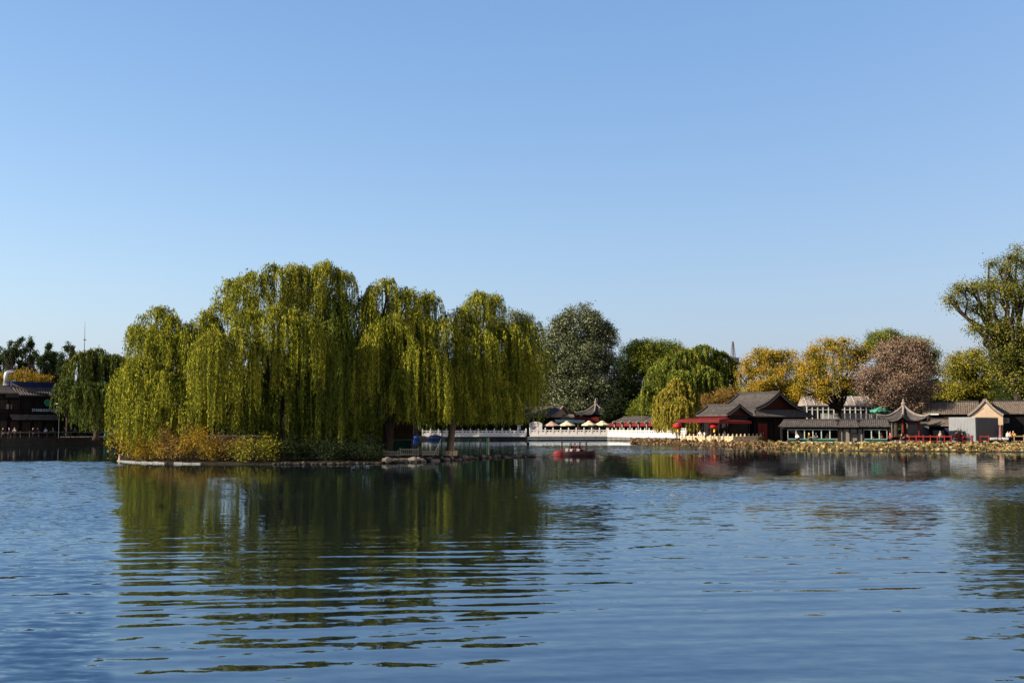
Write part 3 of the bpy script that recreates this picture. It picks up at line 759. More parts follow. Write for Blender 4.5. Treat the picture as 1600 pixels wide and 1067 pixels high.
# ------------------------------------------------------------------ lotus bed
KW = [(985, 693.2), (1050, 695), (1150, 699), (1230, 702.4), (1300, 704), (1400, 705), (1600, 706), (1900, 706.5)]
def interp(x, K):
    return np.interp(x, [k[0] for k in K], [k[1] for k in K])
def lotus(p0, p1, n, mat, label, name='lotus_leaves'):
    px = RNG.uniform(p0, p1, n)
    Yf = CAM_H * FPX / (interp(px, KW) - 668); Yb = np.interp(px, [e[0] for e in EDGE], [e[1] for e in EDGE]) - .4
    t = RNG.random(n); Yv = 1 / (1 / Yf + (1 / Yb - 1 / Yf) * t)
    x = (px - 800) / FPX * Yv
    h = RNG.uniform(.1, 1.0, n) * (.55 + .5 * np.sin(px * .11 + Yv * .3) ** 2 + .25 * np.sin(px * .43)) * (1 - .5 * t)
    h = np.where(t < .06, h * .55, h)
    C = np.stack([x, Yv, h], 1)
    ax = RNG.normal(size=(n, 3)) * np.array([1, 1, .75])
    s = RNG.uniform(.24, .6, n)
    V = leaves(C, ax, s, s * .9)
    # stalks
    k = n // 2
    C2 = C[:k].copy(); hh = C2[:, 2].copy() + .3; C2[:, 2] = hh / 2 - .1
    ax2 = RNG.normal(size=(k, 3)) * .22; ax2[:, 2] = 1
    V2 = leaves(C2, ax2, hh, np.full(k, .05))
    o = link(name, quads_mesh(name, np.concatenate([V, V2])), mat)
    return tag(o, label, None, None, 'stuff')
lotus(985, 1215, 7500, 'lotus_brown', 'withered brown lotus leaves on the water below the terrace')
lotus(1195, 1900, 15000, 'lotus_leaf', 'golden withered lotus leaves filling the water edge on the right')
mb = MB()
pts = []
for px in range(1330, 1901, 10):
    Y = CAM_H * FPX / (float(interp(px, KW)) - 668) - .4
    pts.append(atz(px, Y, .06 + .02 * math.sin(px)))
mb.tube(pts, .05, 6)
tag(mb.build('boom', 'black_metal'), 'thin black floating boom along the edge of the lotus bed', 'boom')

tree('broadleaf_tree', 'dark leafy tree hiding the right half of the small pointed roof', 958, 266, .9, [(954, 644, 13, 12, 0), (970, 636, 14, 14, 0), (948, 655, 9, 8, 0), (985, 650, 14, 12, 1)], 'shade_dark_leaf', 2.6, .5, .45, 12, .3)

# ================================================================== buildings
V3 = Vector
def corr(mb, e0, e1, r0, r1, sag=.1, rib=.34, amp=.07, th=.16):
    """tiled roof slope with raised tile rows, from the eave e0-e1 to the ridge r0-r1"""
    e0, e1, r0, r1 = V3(e0), V3(e1), V3(r0), V3(r1)
    n = max(4, int(max((e1 - e0).length, (r1 - r0).length) / rib)); nu = n * 3 + 1; nv = 7
    rise = abs((r0.z + r1.z - e0.z - e1.z) / 2)
    G = []; B = []
    for i in range(nu):
        u = i / (nu - 1); E = e0.lerp(e1, u); Q = r0.lerp(r1, u); h = amp if i % 3 == 1 else 0
        row = []; brow = []
        for j in range(nv):
            v = j / (nv - 1); p = E.lerp(Q, v); p.z -= sag * rise * math.sin(math.pi * v) - h
            row.append(tuple(p))
            if i in (0, nu - 1): brow.append((p.x, p.y, p.z - th - h))
        G.append(row)
        if brow: B.append(brow)
    mb.grid(G); mb.grid(B)
    for i, b in ((0, B[0]), (nu - 1, B[1])): mb.grid([G[i], b])
    f = []
    for i in range(nu):
        u = i / (nu - 1); p = V3(B[0][0]).lerp(V3(B[1][0]), u); f.append([G[i][0], tuple(p)])
    mb.grid(f)

def frame_part(mb, x0, x1, z0, z1, y, t=.1, d=.08, mull=0, trans=0):
    """window frame in a wall facing -y"""
    for x in (x0 + t / 2, x1 - t / 2): mb.box((x, y, (z0 + z1) / 2), (t, d, z1 - z0))
    for z in (z0 + t / 2, z1 - t / 2): mb.box(((x0 + x1) / 2, y, z), (x1 - x0 - 2 * t, d * .96, t))
    for i in range(mull): mb.box((x0 + (x1 - x0) * (i + 1) / (mull + 1), y, (z0 + z1) / 2), (t * .7, d * .8, z1 - z0 - 2 * t))
    for i in range(trans): mb.box(((x0 + x1) / 2, y, z0 + (z1 - z0) * (i + 1) / (trans + 1)), (x1 - x0 - 2 * t, d * .7, t * .7))

def window(parent, x0, x1, z0, z1, y, fmat='timber', mull=1, trans=1, t=.1, pane='glass', name='window'):
    mb = MB(); frame_part(mb, x0, x1, z0, z1, y, t, .1, mull, trans)
    w = mb.build(name, fmat, parent)
    MB().box(((x0 + x1) / 2, y + .03, (z0 + z1) / 2), (x1 - x0 - t, .02, z1 - z0 - t)).build('pane', pane, w)
    return w

def line_frame(p, q):
    p, q = V3(p), V3(q); d = q - p
    return math.atan2(d.y, d.x), math.hypot(d.x, d.y)

def gable_slopes(root, L, hw, zE, zR, x0=-.35, x1=None, mat='tile', ov=.0, cap=.22, ridge_mat='ridge_tile', sag=.12):
    x1 = L + .35 if x1 is None else x1
    mb = MB()
    corr(mb, (x0, -hw - ov, zE), (x1, -hw - ov, zE), (x0, -.12, zR), (x1, -.12, zR), sag)
    corr(mb, (x1, hw + ov, zE), (x0, hw + ov, zE), (x1, .12, zR), (x0, .12, zR), sag)
    r = mb.build('roof', mat, root)
    MB().tube([(x0 - .03, 0, zR + .02), ((x0 + x1) / 2, 0, zR - .01), (x1 + .03, 0, zR + .02)], cap, 8).build('ridge', ridge_mat, r)
    return r

def barge(root, x, hw, zE, zR, sag=.12, w=.28, h=.34, mat='ridge_tile', ends=None, name='barge', n=8):
    """curved trim along both edges of a gable at local x"""
    rise = zR - zE
    for s in (-1, 1):
        mb = MB(); pts = []
        for j in range(n + 1):
            v = j / n; pts.append(V3((x, s * hw * (1 - v), zE + rise * v - sag * rise * math.sin(math.pi * v) + .08)))
        for a, b in zip(pts, pts[1:]): mb.beam(a, b + (b - a) * .04, w, h)
        o = mb.build(name, mat, root)
        if ends:
            mb = MB(); L = (pts[0] - pts[-1]).length; k = int(L / .42)
            for a, b in zip(pts, pts[1:]): mb.beam(a + V3((w / 2 + .02, 0, -h / 2)), b + V3((w / 2 + .02, 0, -h / 2)), .03, .05)
            for i in range(1, k):
                v = i / k; j = min(n - 1, int(v * n)); p = pts[j].lerp(pts[j + 1], v * n - j)
                mb.box((x + w / 2 + .03, p.y, p.z - h / 2 - .04), (.06, .2, .2))
            mb.build('drip_edge', ends, o)

A_RZ = math.atan2(-.8, .6)
# ---- hall with red pediment
def gable_tri(root, x, hw, z0, zR, mat, name='pediment', sag=.12, th=.12):
    pts = []
    n = 8; rise = zR - z0
    for j in range(n + 1):
        v = j / n; pts.append((-hw * (1 - v), z0 + rise * v - sag * rise * math.sin(math.pi * v)))
    pts += [(-p[0], p[1]) for p in pts[-2::-1]]
    return MB().prism(pts, 'x', x - th, x).build(name, mat, root)

hall = thing('hall', 'dark grey tiled hall with a large dark red triangular gable', 'building', (41.3, 205, .5), A_RZ)
L = 8.2; zE, zG, zR = 4.3, 5.5, 8.35; hg, he, sk = 6.2, 8.0, 1.9
mb = MB()
corr(mb, (-.5, -hg, zG), (L + .5, -hg, zG), (-.5, -.12, zR), (L + .5, -.12, zR), .14)
corr(mb, (L + .5, hg, zG), (-.5, hg, zG), (L + .5, .12, zR), (-.5, .12, zR), .14)
corr(mb, (-sk, -he, zE), (L + sk, -he, zE), (-.2, -hg + .02, zG + .03), (L + .2, -hg + .02, zG + .03), .05)
corr(mb, (L + sk, he, zE), (-sk, he, zE), (L + .2, hg - .02, zG + .03), (-.2, hg - .02, zG + .03), .05)
corr(mb, (L + sk, -he, zE), (L + sk, he, zE), (L + .1, -hg + .2, zG - .05), (L + .1, hg - .2, zG - .05), .05)
corr(mb, (-sk, he, zE), (-sk, -he, zE), (-.1, hg - .2, zG - .05), (-.1, -hg + .2, zG - .05), .05)
roof = mb.build('roof', 'tile', hall)
MB().tube([(-.6, 0, zR + .15), (L * .5, 0, zR + .05), (L + .6, 0, zR + .15)], .26, 8).build('ridge', 'ridge_tile', roof)
gable_tri(hall, L + .1, hg - .5, zG + .05, zR - .35, 'dark_red')
gable_tri(hall, .02, hg - .5, zG + .05, zR - .35, 'dark_red')
barge(hall, L + .45, hg, zG, zR, .14, .3, .42, 'ridge_tile', 'grey_plaster')
barge(hall, -.45, hg, zG, zR, .14, .3, .42, 'ridge_tile')
MB().box((L / 2, 0, 2.1), (L + .6, 2 * hg + .4, 4.6)).build('wall', 'dark_wall', hall)
MB().box((L / 2, 0, 4.05), (L + 1.2, 2 * hg + 1.2, .5)).build('eave_beam', 'timber', hall)
for y in (-6.6, -2.2, 2.2, 6.6): MB().tube([(L + 1.1, y, 0), (L + 1.1, y, 3.85)], .17, 8).build('column', 'dark_red', hall)
for x in (0, 2.8, 5.6): MB().tube([(x, -7.0, 0), (x, -7.0, 3.85)], .17, 8).build('column', 'dark_red', hall)
for y in (-5.3, -3.9):
    d = MB().box((L + .36, y, 1.55), (.1, 1.3, 3.0)).build('door', 'red_paint', hall)
    MB().box((L + .44, y + (.45 if y < -4.5 else -.45), 1.4), (.06, .06, .3)).build('handle', 'steel', d)
for y in (0, 3.2): 
    w = MB(); 
    for k in range(5): w.box((L + .37, y - 1 + k * .5, 1.9), (.08, .07, 2.0))
    for z in (.95, 1.9, 2.85): w.box((L + .37, y, z), (.07, 2.0, .08))
    w = w.build('window', 'timber', hall); MB().box((L + .335, y, 1.9), (.02, 1.95, 1.9)).build('pane', 'glass', w)

wing = thing('wing', 'small front wing with curved grey roof and red rafters beside the hall', 'building', (33.9, 195.0, .5), A_RZ)
L2 = 6.3
gable_slopes(wing, L2, 3.1, 4.45, 6.0, cap=.34, sag=.05)
gable_tri(wing, L2 + .02, 2.75, 4.3, 5.75, 'dark_red', sag=.05)
barge(wing, L2 + .33, 3.1, 4.45, 6.05, .05, .3, .34, 'ridge_tile', 'grey_plaster')
barge(wing, -.33, 3.1, 4.45, 6.05, .05, .3, .34, 'ridge_tile')
MB().box((L2 / 2, .25, 2.1), (L2 - .3, 4.6, 4.5)).build('wall', 'dark_wall', wing)
mb = MB()
for k in range(22): mb.box((-.2 + k * .31, -2.95, 4.22), (.12, .7, .14))
mb.build('rafters', 'red_paint', wing)
MB().box((L2 / 2, -2.72, 3.98), (L2 + .2, .16, .3)).build('eave_beam', 'red_paint', wing)
for x in (.2, 2.2, 4.2, 6.1): MB().tube([(x, -2.72, 0), (x, -2.72, 3.84)], .14, 8).build('column', 'dark_red', wing)
for x in (1.2, 3.2, 5.15): window(wing, x - .85, x + .85, .8, 3.3, -2.1, 'timber', 3, 2)

def awning(name, label, p, q, depth, th, mat, zg, posts=3, drop=.25):
    p, q = V3(p), V3(q); rz, L = line_frame(p, q)
    r = thing(name, label, 'awning', (p.x, p.y, zg), rz)
    h = p.z - zg
    mb = MB(); mb.prism([(0, h), (0, h - th), (depth, h - th + drop), (depth, h + drop)], 'x', 0, L); mb.build('canopy', mat, r)
    MB().box((L / 2, -.03, h - th - .09), (L - .02, .05, .24)).build('valance', mat, r)
    for i in range(posts):
        x = .25 + (L - .5) * i / max(1, posts - 1)
        MB().tube([(x, .25, 0), (x, .25, h - th + .02)], .07, 8).build('post', 'timber', r)
    return r
awning('awning', 'flat red terrace awning above the two red lanterns', at(1058, 655.5, 186), at(1124, 656.5, 182.5), 5, .28, 'awning_red', .6, 4)
awning('awning', 'darker red awning strip joining the terrace awning to the hall', at(1125, 657.5, 182.6), at(1174, 659, 187), 4, .22, 'awning_red', .6, 3)

# ---- stone terrace with balustrade
TA, TB_, TC = atz(1062, 193.5, 0), atz(1145, 180.8, 0), atz(1192, 187.2, 0)
mb = MB(); d = V3((3, 12, 0))
mb.prism([(TA.x, TA.y), (TB_.x, TB_.y), (TC.x, TC.y), (TC.x + 2, TC.y + 8), (TA.x + 4, TA.y + 8)], 'z', -.5, .62)
tag(mb.build('terrace', 'beige_stone'), 'beige stone terrace jutting into the lotus below the red awning', 'terrace')

def balustrade(label, pts, mat, z0, hp, hr, bay, plinth=.3, group='stone balustrades round the lake'):
    """carved stone railing: posts with rounded heads, pierced panels between them"""
    pts = [V3((p[0], p[1], z0)) for p in pts]
    r = thing('balustrade', label, 'balustrade', pts[0], 0, group)
    post_me = MB().box((0, 0, hp * .39), (.26, .26, hp * .78)).lathe((0, 0, hp * .78), [(.12, 0), (.09, .04), (.13, .09), (.14, hp * .14), (.08, hp * .21), (.02, hp * .23)], 8).mesh('post')
    post_me.materials.append(MATS[mat])
    cache = {}
    o0 = pts[0]
    first = True
    for a, b in zip(pts, pts[1:]):
        d = b - a; L = d.length; n = max(1, round(L / bay)); rz = math.atan2(d.y, d.x); bl = L / n
        mb = MB().box((L / 2, 0, plinth / 2), (L, .5, plinth))
        p = mb.build('plinth', mat, r); p.location = a - o0; p.rotation_euler.z = rz
        w = bl - .27
        mb = MB(); zt = hr; slot = hr * .2
        mb.box((0, 0, plinth + (zt - .16 - slot - plinth) / 2), (w, .13, zt - .16 - slot - plinth))
        mb.box((0, 0, zt - .08), (w, .2, .16))
        for s in (-.5, 0, .5): mb.box((s * (w - .2), 0, zt - .16 - slot / 2), (.2 if s else .3, .11, slot))
        pm = mb.mesh('panel'); pm.materials.append(MATS[mat])
        for i in range(n + (1 if b is pts[-1] else 0)):
            o = bpy.data.objects.new('post', post_me); COL.objects.link(o); o.parent = r
            o.location = a - o0 + d * (i / n) + V3((0, 0, plinth * .9)); o.rotation_euler.z = rz
            if i < n:
                o = bpy.data.objects.new('panel', pm); COL.objects.link(o); o.parent = r
                o.location = a - o0 + d * ((i + .5) / n); o.rotation_euler.z = rz
    return r
balustrade('shaded white stone balustrade behind the island between its tree trunks and the white tent', [atz(660, 254.3, 0), atz(822, 255.6, 0)], 'white_stone', .85, 1.5, 1.35, 1.75, .35)
balustrade('bright white stone balustrade in front of the cream parasols', [atz(828, 255.4, 0), atz(949, 255.4, 0)], 'white_stone', .9, 1.5, 1.45, 1.68, .5)
balustrade('long white stone balustrade in front of the grey roofed gallery', [atz(951, 254.8, 0), atz(1051, 224.2, 0), atz(1072, 207, 0)], 'white_stone', .85, 1.5, 1.45, 2.1, .5)
balustrade('beige stone balustrade on the terrace below the red lanterns', [(TA.x + .4, TA.y + .2), (TB_.x + .1, TB_.y + .4), (TC.x - .3, TC.y + .3)], 'beige_stone', .62, 1.05, .85, 1.15, .2)

mb = MB()
rl = [atz(824, 253.4, 0), atz(948, 253.2, 0), atz(1046, 222.5, 0)]
mb2 = MB()
r = thing('dock_rail', 'thin metal dock rail over the water under the white balustrade', 'railing', rl[0])
for a, b in zip(rl, rl[1:]):
    a_, b_ = a - rl[0], b - rl[0]
    for z in (.36, .72): mb.beam(a_ + V3((0, 0, z)), b_ + V3((0, 0, z)), .09, .09)
    n = int((b - a).length / 2.5)
    for i in range(n + 1): 
        o = MB().beam(a_.lerp(b_, i / n) + V3((0, 0, -.6)), a_.lerp(b_, i / n) + V3((0, 0, .8)), .12, .12).build('post', 'dark_steel', r)
mb.build('rail', 'steel', r)

# ---- cafe behind the far balustrade
def parasol(label, px, ytop, w, Y, zg, mat):
    top = at(px, ytop, Y); g = atz(px, Y, zg); R_ = m(w, Y) / 2; h = top.z - zg
    r = thing('cafe_parasol', label, 'parasol', g, random.uniform(0, .7), 'open parasols behind the white balustrade')
    n = 8; rim = h - .95
    MB().tube([(0, 0, 0), (0, 0, h - .15)], .04, 8).build('pole', 'wood', r)
    MB().lathe((0, 0, 0), [(.35, 0), (.35, .08), (.08, .14)], 12).build('base', 'dark_steel', r)
    mb = MB()
    prof = [(R_, rim - .18), (R_ * 1.01, rim), (R_ * .55, rim + .42), (R_ * .2, rim + .74), (R_ * .2, rim + .7), (R_ * .55, rim + .38), (R_ * .98, rim - .02)]
    mb.lathe((0, 0, 0), prof, 8)
    c = mb.build('canopy', mat, r)
    MB().lathe((0, 0, 0), [(R_ * .34, rim + .7), (R_ * .12, rim + .9), (.02, h)], 8).build('vent_cap', mat, c)
    mb = MB()
    for k in range(8):
        t = k * math.pi / 4; mb.beam((0, 0, rim + .3), (R_ * .97 * math.cos(t), R_ * .97 * math.sin(t), rim - .03), .025, .03)
    mb.build('ribs', 'wood', r)
parasol('pinkish beige parasol beside the white tent', 862, 658, 27, 259, .9, 'pink_canvas')
parasol('cream parasol next to the pinkish one', 886, 657.5, 26, 260, .9, 'cream_canvas')
parasol('cream parasol with a clearly visible wooden pole', 920.5, 657, 24, 258.5, .9, 'cream_canvas')
parasol('cream parasol farthest from the white tent', 941, 657, 26, 260, .9, 'cream_canvas')

t = thing('marquee', 'white tent with pink flower print at the end of the balustrade', 'tent', atz(837, 258.5, .9), 0)
mb = MB(); mb.box((0, 0, 1.45), (2.9, 2.4, 2.9)); mb.build('tent_wall', 'white_stone', t)
MB().prism([(-1.5, 2.9), (1.5, 2.9), (.6, 3.3), (-.6, 3.3)], 'y', -1.25, 1.25).build('tent_roof', 'white_paint', t)
mb = MB()
for k in range(11):
    x, z = random.uniform(-.8, .4), random.uniform(1.5, 2.5); mb.lathe((x, -1.2, z), [(.02, -.1), (.12, -.05), (.12, .05), (.02, .1)], 6)
mb.build('flower_print', 'cloth_pink', t)

awning('awning', 'pale green awning behind the cream parasols', at(868, 657, 263), at(914, 656.5, 263), 4, .3, 'pale_green', .9, 4)
awning('awning', 'flat red awning under the small pointed roof', at(900, 652.5, 265), at(936, 652.5, 265), 4, .7, 'awning_red', .9, 3)

# gallery with grey roof, red fascia and six pale posts
g0, g1 = atz(962, 262, .9), atz(1050, 240, .9)
rz, GL_ = line_frame(g0, g1)
gal = thing('gallery', 'long grey roofed gallery with red fascia and six pale posts', 'building', g0, rz)
mb = MB(); corr(mb, (-1, -.4, 3.25), (GL_ + 1, -.4, 3.25), (-1, 2.6, 4.4), (GL_ + 1, 2.6, 4.4), .08)
corr(mb, (GL_ + 1, 5.4, 3.3), (-1, 5.4, 3.3), (GL_ + 1, 2.7, 4.4), (-1, 2.7, 4.4), .08)
roof = mb.build('roof', 'tile', gal); MB().tube([(-1, 2.65, 4.42), (GL_ + 1, 2.65, 4.42)], .18, 8).build('ridge', 'ridge_tile', roof)
MB().box((GL_ / 2 - 2, -.2, 2.62), (GL_ + 6, .12, .75)).build('fascia', 'awning_red', gal)
MB().box((GL_ / 2, 4.6, 1.55), (GL_, .3, 3.2)).build('wall', 'dark_wall', gal)
for i in range(6):
    x = GL_ * (.02 + .148 * i); 
    o = MB().box((x, -.45, 1.5), (.34, .3, 3.0)).build('post', 'grey_plaster', gal)
    MB().box((x, -.72, 3.05), (.3, .75, .3)).prism([(-1.0, 2.9), (-.6, 2.9), (-.6, 3.5)], 'x', x - .14, x + .14).build('bracket', 'grey_plaster', o)

def pagoda_roof(n, R_, zE, zP, lift, rot, th=.14, ribw=.34, power=1.75, amp=.08):
    """curved pointed roof with n sides and upturned corners"""
    mb = MB(); rid = MB(); und = MB()
    nv = 10
    def prof(t): return zE + (zP - zE) * t ** power
    for k in range(n):
        a0 = rot + 2 * math.pi * k / n; a1 = rot + 2 * math.pi * (k + 1) / n
        c0 = V3((math.cos(a0), math.sin(a0), 0)); c1 = V3((math.cos(a1), math.sin(a1), 0))
        side = 2 * R_ * math.sin(math.pi / n); nr = max(5, int(side / ribw)); nu = nr * 3 + 1
        G = []; U = []
        for i in range(nu):
            s = i / (nu - 1); row = []; ur = []
            for j in range(nv):
                t = j / (nv - 1); rad = R_ * (1 - t * .965)
                e = abs(2 * s - 1) ** 2.6
                p = (c0.lerp(c1, s)) * rad * (1 + .07 * e * (1 - t))
                p.z = prof(t) + lift * e * (1 - t) ** 2 + (amp * (1 - .5 * t) if i % 3 == 1 else 0)
                row.append(tuple(p)); ur.append((p.x * .985, p.y * .985, p.z - th - (amp * (1 - .5 * t) if i % 3 == 1 else 0)))
            G.append(row); U.append(ur)
        mb.grid(G); und.grid(U); mb.grid([[g[0], u[0]] for g, u in zip(G, U)])
        pts = []
        for j in range(nv):
            t = j / (nv - 1); p = c0 * R_ * (1 - t * .965) * (1 + .07 * (1 - t)); p.z = prof(t) + lift * (1 - t) ** 2 + .14
            pts.append(p)
        tip = pts[0] + (pts[0] - pts[1]).normalized() * .25 + V3((0, 0, .1))
        rid.tube([tip] + pts, [.08] + [.17] * len(pts), 6)
    return mb, und, rid

def pavilion(name, label, c, n, R_, zE, zP, zF, lift, rot, roofmat, ridgemat, colmat, rc, zb=0, bench=True):
    r = thing(name, label, 'pavilion', c)
    mb, und, rid = pagoda_roof(n, R_, zE, zP, lift, rot)
    roof = mb.build('roof', roofmat, r); und.build('ceiling', 'timber', roof); rid.build('corner_ridges', ridgemat, roof)
    h = zF - zP
    MB().lathe((0, 0, zP - .25), [(.42, 0), (.42, .2), (.2, .32), (.36, .25 + h * .3), (.4, .25 + h * .42), (.16, .25 + h * .58), (.22, .25 + h * .7), (.04, .25 + h)], 10).build('finial', ridgemat, r)
    bm_ = MB(); b2 = MB(); fr = MB()
    P = [V3((rc * math.cos(rot + 2 * math.pi * k / n), rc * math.sin(rot + 2 * math.pi * k / n), 0)) for k in range(n)]
    for k in range(n):
        a, b = P[k], P[(k + 1) % n]
        MB().tube([a + V3((0, 0, zb)), a + V3((0, 0, zE + .1))], .15, 8).build('column', colmat, r)
        bm_.beam(a + V3((0, 0, zE - .15)), b + V3((0, 0, zE - .15)), .16, .42)
        fr.beam(a.lerp(b, .05) + V3((0, 0, zE - .55)), a.lerp(b, .95) + V3((0, 0, zE - .55)), .06, .08)
        for q in range(1, 9): fr.beam(a.lerp(b, q / 9) + V3((0, 0, zE - .58)), a.lerp(b, q / 9) + V3((0, 0, zE - .3)), .05, .05)
        if bench and k not in BENCH_SKIP:
            b2.beam(a + V3((0, 0, zb + .5)), b + V3((0, 0, zb + .5)), .4, .1); b2.beam(a.lerp(b, .06) + V3((0, 0, zb + .24)), a.lerp(b, .94) + V3((0, 0, zb + .24)), .1, .42)
    bm_.build('lintel', 'timber', r); fr.build('lattice', colmat, r)
    if b2.v: b2.build('bench', colmat, r)
    return r
BENCH_SKIP = (0,)
c = atz(1413, 187.6, .55)
pav = pavilion('pavilion', 'pointed hexagonal pavilion with upturned grey eaves and red columns', c, 6, 4.15, 3.45, 5.75, 7.1, .75, R(8), 'tile', 'pale_ridge', 'red_paint', 2.75, .25)
MB().lathe((0, 0, -.25), [(3.4, 0), (3.4, .5)], 6).build('podium', 'concrete', pav)
pavilion('pavilion', 'small pointed grey roof with slim finial behind the parasols', atz(931, 271, .9), 6, 4.9, 4.95, 7.4, 9.0, .5, R(20), 'tile', 'pale_ridge', 'red_paint', 3.4, 0, False)

# curved roof left of the small pavilion
zc = .9
ch = thing('tiled_house', 'dark house with swooping curved roof edge behind the white tent', 'building', (atz(879, 272, 0).x - 6.0, 272 + 7.0, zc), math.atan2(-.76, .65))
gable_slopes(ch, 9.2, 3.9, 4.5, 6.9, sag=.16)
gable_tri(ch, 9.22, 3.5, 4.4, 6.6, 'wood', sag=.16); gable_tri(ch, .1, 3.5, 4.4, 6.6, 'wood', sag=.16)
barge(ch, 9.5, 3.9, 4.5, 6.95, .16, .3, .3, 'pale_ridge')
MB().box((4.6, 0, 2.2), (9, 6.6, 4.6)).build('wall', 'dark_wall', ch)
lh = thing('tiled_house', 'low dark house with plain tiled slope between curved roof and small pavilion', 'building', atz(876, 268, .9), 0)
mb = MB(); corr(mb, (0, 0, 3.9), (3.6, 0, 3.9), (.6, 2.5, 5.1), (3.2, 2.5, 5.1)); mb.build('roof', 'brown_tile', lh)
MB().box((1.8, 1.6, 1.9), (3.2, 2.4, 3.9)).build('wall', 'dark_wall', lh)
wb = thing('apartment_house', 'white building glimpsed in the dark trees above the tent', 'building', atz(824, 279.5, .9), .25)
MB().box((0, 2, 3.6), (3.6, 4, 7.2)).build('wall', 'white_paint', wb); MB().box((0, 2, 7.3), (4.0, 4.4, .25)).build('roof', 'grey_plaster', wb)
for z in (4.2, 6.0): window(wb, -.9, .9, z - .5, z + .5, -.03, 'timber', 1, 0)
nb = thing('notice_board', 'white notice board on a post left of the white tent', 'sign', atz(811, 258, .9))
MB().tube([(0, 0, 0), (0, 0, 2.1)], .06, 8).build('post', 'timber', nb); MB().box((0, -.08, 2.1), (.75, .06, 1.1)).build('board', 'white_paint', nb)
# shops mass behind the shaded balustrade
sh = thing('shop_house', 'long shaded shop house behind the balustrade and the island', 'building', atz(600, 263, .9), 0)
SL = (825 - 600) * 263 / FPX
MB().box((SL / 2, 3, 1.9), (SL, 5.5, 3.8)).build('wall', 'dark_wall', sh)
mb = MB(); corr(mb, (-.5, -.4, 3.7), (SL + .5, -.4, 3.7), (-.5, 3, 5), (SL + .5, 3, 5)); corr(mb, (SL + .5, 6.4, 3.7), (-.5, 6.4, 3.7), (SL + .5, 3.1, 5), (-.5, 3.1, 5)); mb.build('roof', 'tile', sh)
for k in range(12): window(sh, 1 + k * 2.7, 2.8 + k * 2.7, .8, 2.9, .2, 'timber', 2, 1)

# moored boats in the shade
def covered_boat(label, px, py, w, Y, mat, cover, rz=0):
    g = atz(px, Y, 0); Lb = m(w, Y)
    r = thing('moored_boat', label, 'boat', g, rz, 'moored boats in the shade behind the island')
    mb = MB(); n = 8; G = []
    for i in range(n + 1):
        t = i / n; x = (t - .5) * Lb; hw = .8 * math.sin(math.pi * min(1, .12 + t * .9)) ** .5
        G.append([(x, -hw, .6), (x, -hw * .7, -.1), (x, hw * .7, -.1), (x, hw, .6)])
    mb.grid(G); mb.f.append((0, 1, 2, 3)); mb.f.append(tuple(len(mb.v) - 4 + k for k in range(4))[::-1]); mb.build('hull', mat, r)
    G = []
    for i in range(n + 1):
        t = i / n; x = (t - .5) * Lb * .96; hw = .78 * math.sin(math.pi * min(1, .12 + t * .9)) ** .5
        G.append([(x, -hw, .6), (x, -hw * .6, .6 + cover * math.sin(math.pi * t) ** .6), (x, hw * .6, .6 + cover * math.sin(math.pi * t) ** .6), (x, hw, .6)])
    MB().grid(G).build('cover', mat, r)
covered_boat('bright blue covered boat moored left of the other boats', 650, 680, 11, 252, 'blue_cover', .45)
covered_boat('long navy boat moored next to the blue covered boat', 680, 682, 26, 251, 'navy', .7)

# ---- waterside corridor
c0, c1 = atz(1222, 187.4, .5), atz(1392, 184.6, .5)
rz, CL = line_frame(c0, c1)
cor = thing('waterside_corridor', 'long low corridor with grey tiles and white arched green window bays', 'building', c0, rz)
fx = lambda px: CL * (px - 1222) / 170.0
mb = MB()
for a, b, dz, dy in ((1219, 1309, 0, 0), (1308.5, 1342, -.03, -.35), (1341.5, 1390, .04, 0)):
    corr(mb, (fx(a), -.75 + dy, 2.62 + dz), (fx(b), -.75 + dy, 2.62 + dz), (fx(a) + .7, 1.25, 3.62 + dz), (fx(b), 1.25, 3.62 + dz), .06)
    corr(mb, (fx(b), 3.2, 2.62 + dz), (fx(a), 3.2, 2.62 + dz), (fx(b), 1.3, 3.62 + dz), (fx(a) + .7, 1.3, 3.62 + dz), .06)
roof = mb.build('roof', 'tile', cor)
MB().tube([(fx(1226), 1.27, 3.62), (fx(1390), 1.27, 3.66)], .14, 8).build('ridge', 'ridge_tile', roof)
MB().box((CL / 2, -.02, 2.28), (CL, .16, .34)).build('lintel', 'timber', cor)
MB().box((fx(1222), 1.2, 1.2), (.2, 2.4, 2.5)).build('end_wall', 'dark_wall', cor)
MB().box((CL / 2, 2.5, 1.2), (CL, .15, 2.4)).build('back_wall', 'dark_wall', cor)
MB().box((CL / 2, .4, -.22), (CL + .3, 2.4, .5)).build('plinth', 'white_stone', cor)
def arch_bay(parent, x0, x1, z0, z1):
    b = MB()
    b.box((x0 + .035, 0, (z0 + z1) / 2), (.07, .12, z1 - z0)); b.box((x1 - .035, 0, (z0 + z1) / 2), (.07, .12, z1 - z0))
    b.box(((x0 + x1) / 2, 0, z1 - .05), (x1 - x0 - .14, .11, .1)); b.box(((x0 + x1) / 2, 0, z0 + .03), (x1 - x0 - .14, .11, .06))
    for s, xx in ((1, x0 + .07), (-1, x1 - .07)): b.prism([(xx, z1 - .1), (xx + s * .24, z1 - .1), (xx + s * .08, z1 - .15), (xx, z1 - .3)], 'y', -.05, .05)
    w = b.build('window_bay', 'pale_green', parent)
    b = MB(); b.box(((x0 + x1) / 2, -.02, z0 / 2), (x1 - x0 - .02, .1, z0)); b.build('sill_panel', 'green_paint', w)
for k in range(6): arch_bay(cor, fx(1231 + k * 13.3), fx(1231 + (k + 1) * 13.3), .5, 2.08)
for k in range(3): arch_bay(cor, fx(1350 + k * 12.2), fx(1350 + (k + 1) * 12.2), .5, 2.08)
